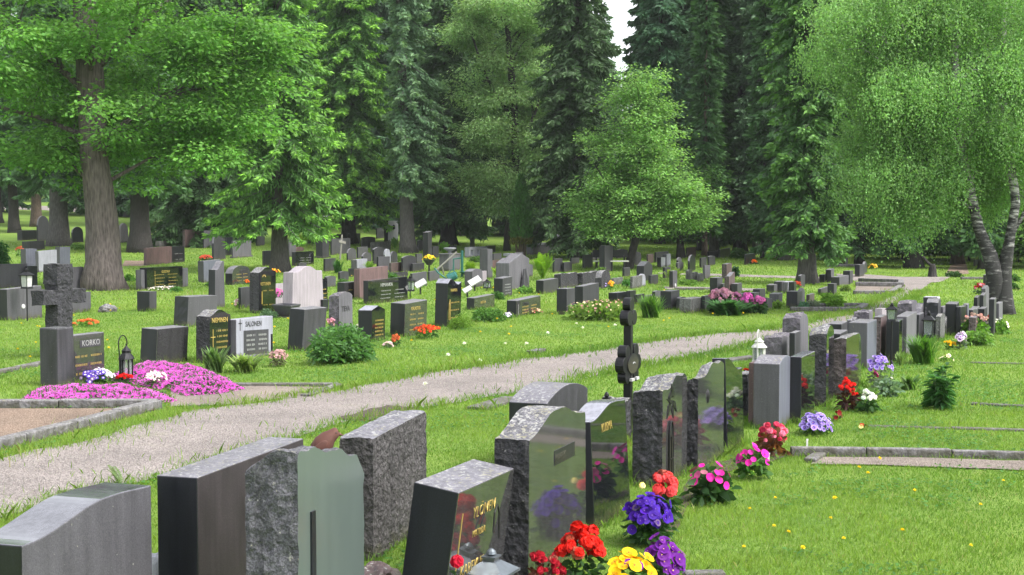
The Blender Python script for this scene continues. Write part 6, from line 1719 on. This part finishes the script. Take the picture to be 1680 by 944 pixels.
# birch on the right
broadleaf('forked silver birch with drooping fine foliage beside the gravestone row', (1641, 516),
  [[(1632, 516, 34), (1632, 500, 30), (1630, 450, 27), (1624, 420, 24), (1606, 380, 18), (1594, 330, 16), (1580, 270, 15), (1568, 200, 15), (1562, 100, 13), (1556, -30, 9)],
   [(1648, 516, 34), (1647, 500, 29), (1645, 450, 25), (1650, 400, 17), (1660, 330, 14), (1650, 240, 15), (1640, 150, 13), (1640, 0, 9)],
   [(1580, 270, 8), (1540, 190, 6), (1480, 120, 4), (1440, 60, 2)], [(1568, 190, 8), (1500, 90, 5), (1460, 20, 3)], [(1655, 390, 8), (1690, 330, 6), (1730, 300, 4)], [(1600, 350, 6), (1550, 310, 4), (1520, 300, 2)]],
  [(1480, 20, 120, 60, 1.3), (1620, 0, 130, 70, 1.3), (1420, 70, 62, 70, .9), (1470, 130, 90, 60, 1.1), (1600, 120, 120, 60, 1.3), (1480, 210, 75, 50, .9), (1560, 220, 90, 50, 1.0), (1670, 200, 80, 60, 1.0), (1480, 290, 75, 45, .9), (1560, 305, 75, 40, .8), (1440, 330, 40, 22, .35), (1500, 345, 70, 26, .5), (1690, 310, 60, 40, .7), (1680, 90, 70, 60, .8), (1590, 330, 50, 30, .3)],
  .066, 1600, 10, (.175, .32, .105), 'bark_birch', sub=.40, strands=16, name='birch_tree', limbs=90, seed=9, asp=.62, tint=(.75, 1.25), boughs=85, bough_r=1.05, bough_flat=.55, holes=((1605, 350, 60, 115), (1655, 380, 50, 110), (1572, 205, 24, 46)))
# thuja
P, w = ext(855, 424, 34)
def column_tree(label, px, py, wpx, top, n, col):
    P, w = ext(px, py, wpx); h = z_at(P, top) - P.z; rng = np.random.default_rng(4)
    t = rng.random(n) ** .85; a = rng.random(n) * 6.283; r = w / 2 * np.clip(1.15 * (1 - t ** 2.2), .05, 1) * rng.uniform(.55, 1.05, n); z = h * (.16 + .84 * t)
    pp = np.stack([r * np.cos(a), r * np.sin(a), z], -1); ax = np.stack([np.cos(a) * .5, np.sin(a) * .5, np.full(n, .9)], -1) + rng.normal(0, .3, (n, 3))
    V = [qleaf(pp, ax, rng.normal(0, 1, (n, 3)), rng.uniform(.12, .28, n), rng.uniform(.05, .10, n))]; C = [np.array(col)[None] * rng.uniform(.6, 1.4, (n, 1)) * np.where((z < h * .24)[:, None], np.array([1.9, .75, .8])[None], 1)]
    st = empty('thuja_tree', P); tag(st, label, 'tree'); link('trunk', trunk_mesh([([(0, 0, -.1), (0, 0, h * .3), (0, 0, h * .8)], [.16, .12, .04]), ([(.15, 0, -.1), (.25, 0, h * .22)], [.09, .05]), ([(-.15, .1, -.1), (-.3, 0, h * .22)], [.09, .05])]), parent=st, mats=['bark_brown']); link('crown', leaf_mesh('crown', V, C), parent=st, mats=['needle'])
column_tree('narrow columnar thuja with bare brown foot by the stone gate wall', 855, 424, 34, 290, 6500, (.05, .13, .03))

# near spruces
spruce('spruce with long drooping bright-tipped boughs, its trunk beside the dark long gravestone', (459, 446), 30, 345, 132, 19, 'bark_grey', 21, dens=1.35, droop=.75, tip=(0.262, 0.535, 0.056), body=(0.085, 0.201, 0.047), twig=.50, wid=.075, tipk=.24, grow=.8)
spruce('broad spruce with bright hanging bough ends behind the obelisk', (572, 400), 24, 318, 118, 24, 'bark_dark', 22, dens=1.25, droop=.9, tip=(0.252, 0.515, 0.056), body=(0.078, 0.189, 0.045), twig=.62, wid=.12, tipk=.35, grow=.8)
spruce('tall spruce with bare leaning trunk and blue-grey foliage on one side', (669, 415), 26, 300, 92, 24, 'bark_grey', 23, dens=1.2, droop=.8, tip=(0.179, 0.299, 0.122), body=(0.105, 0.195, 0.101), twig=.5, wid=.10, side=(0.0, -.15), top_lean=-.028, grow=.8)
spruce('dark spruce with thick trunk behind the leaning bare one', (735, 402), 25, 350, 90, 27, 'bark_dark', 24, dens=1.1, droop=.8, tip=(0.095, 0.185, 0.075), body=(0.058, 0.120, 0.047), twig=.62, wid=.12, grow=.8)
spruce('very dark drooping spruce between the feathery tree and the sky gap', (944, 424), 20, 372, 92, 26, 'bark_dark', 25, dens=1.2, droop=1.0, tip=(0.073, 0.134, 0.051), body=(0.048, 0.094, 0.038), twig=.6, wid=.11, grow=.8, rpow=.62)
spruce('massive spruce with dense hanging boughs and straight trunk near the side path', (1324, 466), 29, 385, 80, 24, 'bark_grey', 26, dens=1.5, droop=.85, tip=(0.137, 0.289, 0.056), body=(0.065, 0.150, 0.047), twig=.46, wid=.09, rpow=.32, grow=.8)
spruce('slender spruce with layered boughs right of the sky gap', (1082, 400), 14, 330, 70, 27, 'bark_dark', 27, dens=1.1, droop=.7, tip=(0.095, 0.206, 0.103), body=(0.065, 0.150, 0.079), twig=.7, wid=.14, gap=.1, grow=.8, rpow=.9)
spruce('spruce behind the lindens with a fine pointed outline', (1150, 412), 13, 350, 46, 25, 'bark_dark', 28, dens=.9, droop=.7, tip=(0.106, 0.206, 0.095), body=(0.078, 0.150, 0.079), twig=.6, wid=.13, gap=.15, grow=.8)
spruce('grey-green hanging spruce, first of the group beyond the linden', (1214, 414), 20, 370, 58, 25, 'bark_dark', 29, dens=1.0, droop=1.0, tip=(0.106, 0.185, 0.095), body=(0.085, 0.150, 0.085), twig=.7, wid=.13, grow=.8)
spruce('grey-green hanging spruce with slim straight trunk near the dark square stone', (1243, 418), 16, 372, 46, 24, 'bark_grey', 30, dens=1.0, droop=1.0, tip=(0.115, 0.206, 0.103), body=(0.091, 0.164, 0.090), twig=.6, wid=.13, grow=.8, rpow=.5)
spruce('spruce with broad grey trunk directly behind the massive one', (1289, 427), 24, 385, 66, 25, 'bark_grey', 31, dens=1.0, droop=.9, tip=(0.106, 0.228, 0.085), body=(0.072, 0.144, 0.063), twig=.6, wid=.13, grow=.8, rpow=.5)
spruce('spruce with bough curtain left of the thick-trunked dark one', (330, 402), 22, 372, 120, 26, 'bark_dark', 32, dens=1.1, droop=1.1, tip=(0.084, 0.176, 0.056), body=(0.056, 0.120, 0.043), twig=.7, wid=.13, grow=.8)
spruce('spruce with dark trunk over the junction of the side path', (1410, 436), 14, 385, 52, 24, 'bark_dark', 33, dens=1.0, droop=.9, tip=(0.095, 0.206, 0.065), body=(0.065, 0.138, 0.053), twig=.6, wid=.13, grow=.8)
# bare-footed dark trunks with their own high crowns
def tall_trunk(label, base, tw, py_low, half, h, bk, seed, **k):
    return spruce(label, base, tw, py_low, half, h, bk, seed, dens=.9, droop=.8, tip=(0.095, 0.206, 0.065), body=(0.058, 0.133, 0.047), twig=.8, wid=.16, grow=.8, **k)
tall_trunk('dark flared spruce trunk right of the big rough trunk', (230, 414), 36, 290, 90, 26, 'bark_dark', 41)
tall_trunk('grey thick spruce trunk left of the big rough trunk', (97, 404), 34, 285, 90, 26, 'bark_grey', 42)
tall_trunk('slim dark leaning spruce trunk at the far left', (24, 382), 18, 280, 80, 26, 'bark_dark', 43, top_lean=-.03)
tall_trunk('short-looking brown spruce trunk between dark and grey ones', (60, 372), 18, 285, 60, 24, 'bark_brown', 44)
tall_trunk('dark trunk cut by the picture edge', (-4, 366), 16, 280, 70, 24, 'bark_dark', 45)
tall_trunk('wide dark fissured trunk beyond the gravel junction', (1499, 440), 26, 380, 70, 22, 'bark_dark', 46)
tall_trunk('reddish-brown trunk beyond the birch curtain', (1571, 434), 18, 375, 60, 24, 'bark_brown', 47)
tall_trunk('dim trunk half hidden behind the birch stems', (1612, 442), 12, 385, 50, 22, 'bark_dark', 48)
tall_trunk('thin brown trunk between linden and grey spruces', (1156, 420), 9, 360, 30, 22, 'bark_brown', 49)
tall_trunk('pale brown trunk among the grey spruces', (1171, 416), 14, 365, 46, 24, 'bark_grey', 50)
tall_trunk('little dark trunk beside the broad grey one', (1252, 424), 8, 378, 26, 20, 'bark_dark', 51)
# fallen stump
P = G(1530, 455); b = MB(); b.lathe((0, 0, 0), [(.24, -.1), (.19, .12), (.15, .36), (.11, .5), (.05, .55)], 9); b.tube([(0, 0, .42), (-.22, 0, .62), (-.5, 0, .95)], [.07, .05, .03], 7)
o = b.build('tree_stump', 'bark_dark', None, P); jitter_mesh(o, .03, 5); tag(o, 'dark broken stump with slanting branch by the gravel junction', 'tree stump')

# the wood behind: two grown spruces, one bushy broadleaf, copied about
spA = spruce('tall spruce', (300, 372), 16, 330, 95, 25, 'bark_dark', 61, dens=.95, droop=.8, tip=(0.095, 0.206, 0.065), body=(0.062, 0.133, 0.050), twig=.95, wid=.20, whorl=.5, grow=.5, rpow=.6)
spB = spruce('tall spruce', (700, 384), 16, 340, 90, 28, 'bark_grey', 62, dens=.9, droop=.9, tip=(0.084, 0.176, 0.085), body=(0.062, 0.120, 0.063), twig=1.0, wid=.22, whorl=.5, grow=.5, rpow=.62)
spA['label'] = 'dark spruce deep behind the drooping boughs left of the near spruce trunk'
spB['label'] = 'spruce deep in the wood between leaning trunk and feathery tree'
far = [(-90, 352, 1.0), (0, 348, .95), (150, 352, 1.05), (210, 356, .9), (400, 366, 1.0), (470, 372, 1.1), (520, 368, .9), (620, 374, 1.05), (790, 384, 1.1), (880, 388, 1.0), (960, 388, .62), (1062, 394, .72), (1115, 396, .9), (1180, 398, 1.1), (1225, 396, .95), (1270, 400, 1.1), (1330, 404, 1.0), (1375, 410, 1.05), (1430, 412, .95), (1470, 414, 1.1), (1530, 416, 1.0), (1590, 416, .95), (1640, 420, 1.0), (1700, 416, 1.1), (1760, 420, 1.0)]
for k, (px, py, sc) in enumerate(far):
    P = G(px, py); rz = random.random() * 6; q = sc * random.uniform(.92, 1.08)
    copy_tree((spA, spB)[k % 2], 'dark spruce of the wood closing off the far lawn', P, (q, q, sc * random.uniform(.95, 1.15)), rz, 'spruces of the wood behind')
for o in (spA, spB): o['group'] = 'spruces at the edge of the wood'
far2 = [(px, py) for px, py in zip(range(-470, 2140, 52), [0] * 80)]
for k, (px, _) in enumerate(far2):
    if 1004 < px < 1046: continue
    Y = random.uniform(150, 205); x = (px - CX) / F * Y; q = random.uniform(.9, 1.2)
    copy_tree((spA, spB)[k % 2], 'dark spruce of the wood closing off the far lawn', (x, Y, tz(x, Y) - .2), (q, q, q * random.uniform(.95, 1.2)), random.random() * 6, 'spruces of the wood behind')
bl = broadleaf('light green young broadleaf at the edge of the wood', (1590, 428), [[(1590, 428, 5), (1588, 390, 4), (1590, 340, 2)]], [(1590, 370, 60, 40, 1), (1560, 390, 40, 25, .5), (1625, 385, 40, 30, .5), (1590, 330, 40, 30, .6)], .22, 320, 26, (.085, .175, .035), 'bark_dark', sub=.7, name='broadleaf_tree', limbs=14, seed=12, boughs=40, bough_r=1.2)
bl['label'] = 'light green young broadleaf seen behind the birch stems'
for k, (px, py, sc, lb) in enumerate(((1670, 430, 1.0, 'light green young broadleaf to the far right behind the birch'), (1480, 426, .8, 'light green young broadleaf behind the fissured trunk'), (730, 376, .8, 'light green young broadleaf glimpsed behind the dark spruce trunk'), (270, 366, .8, 'light green young broadleaf glimpsed behind the bough curtain'), (620, 372, .9, 'light green young broadleaf glimpsed beyond the white monument'), (1745, 440, 1.2, 'light green young broadleaf past the picture edge by the birch'))):
    copy_tree(bl, lb, G(px, py), (sc,) * 3, k * 1.3, 'young broadleaf trees')
# ------------------------------------------------------------------ camera, sky, sun
cam = bpy.data.cameras.new('camera'); co = bpy.data.objects.new('camera', cam); COL.objects.link(co)
co.location = CAM; co.rotation_euler = (math.pi / 2 - PITCH, 0, 0)
cam.sensor_width = 36.0; cam.lens = F / 1680.0 * 36.0; cam.clip_start = .1; cam.clip_end = 3000
scene.camera = co
w = bpy.data.worlds.new('World'); scene.world = w; w.use_nodes = True
nt = w.node_tree; nt.nodes.clear()
sky = nt.nodes.new('ShaderNodeTexSky'); sky.sky_type = 'NISHITA'; sky.sun_disc = False
SUN_AZ = math.radians(118); SUN_EL = math.radians(52)
sky.sun_elevation = SUN_EL; sky.sun_rotation = SUN_AZ; sky.dust_density = 3.0; sky.air_density = 1.0
hs = nt.nodes.new('ShaderNodeHueSaturation'); hs.inputs['Saturation'].default_value = .22; hs.inputs['Value'].default_value = 1.0
bg = nt.nodes.new('ShaderNodeBackground'); bg.inputs['Strength'].default_value = .15
wo = nt.nodes.new('ShaderNodeOutputWorld')
nt.links.new(sky.outputs['Color'], hs.inputs['Color']); nt.links.new(hs.outputs['Color'], bg.inputs['Color']); nt.links.new(bg.outputs[0], wo.inputs['Surface'])
sl = bpy.data.lights.new('sun', 'SUN'); sl.energy = 1.5; sl.angle = math.radians(14); sl.color = (1.0, .96, .88)
so = bpy.data.objects.new('sun', sl); COL.objects.link(so)
sv = Vector((math.sin(SUN_AZ) * math.cos(SUN_EL), math.cos(SUN_AZ) * math.cos(SUN_EL), math.sin(SUN_EL)))
so.rotation_euler = (-sv).to_track_quat('-Z', 'Y').to_euler(); so.location = (20, -20, 40)
scene.view_settings.view_transform = 'Standard'; scene.view_settings.look = 'None'; scene.view_settings.exposure = 1.65; scene.view_settings.gamma = 1.0
scene.view_settings.use_curve_mapping = False
scene.cycles.max_bounces = 10; scene.cycles.diffuse_bounces = 6; scene.cycles.transmission_bounces = 4; scene.cycles.glossy_bounces = 3
scene.cycles.use_denoising = True

# haze added to lighten the dark wood: far trunks and boughs pale a little
hb = MB(); hb.box((0, 145, 29), (620, 370, 60))
hz_ = hb.build('haze', [], None); hz_['kind'] = 'stuff'
hm = bpy.data.materials.new('haze_air'); hm.use_nodes = True; hn = hm.node_tree; hn.nodes.clear()
ho = hn.nodes.new('ShaderNodeOutputMaterial'); hv = hn.nodes.new('ShaderNodeVolumePrincipled'); hv.inputs['Color'].default_value = (.86, .93, .92, 1); hv.inputs['Density'].default_value = .00022
hn.links.new(hv.outputs[0], ho.inputs['Volume']); hz_.data.materials.append(hm)
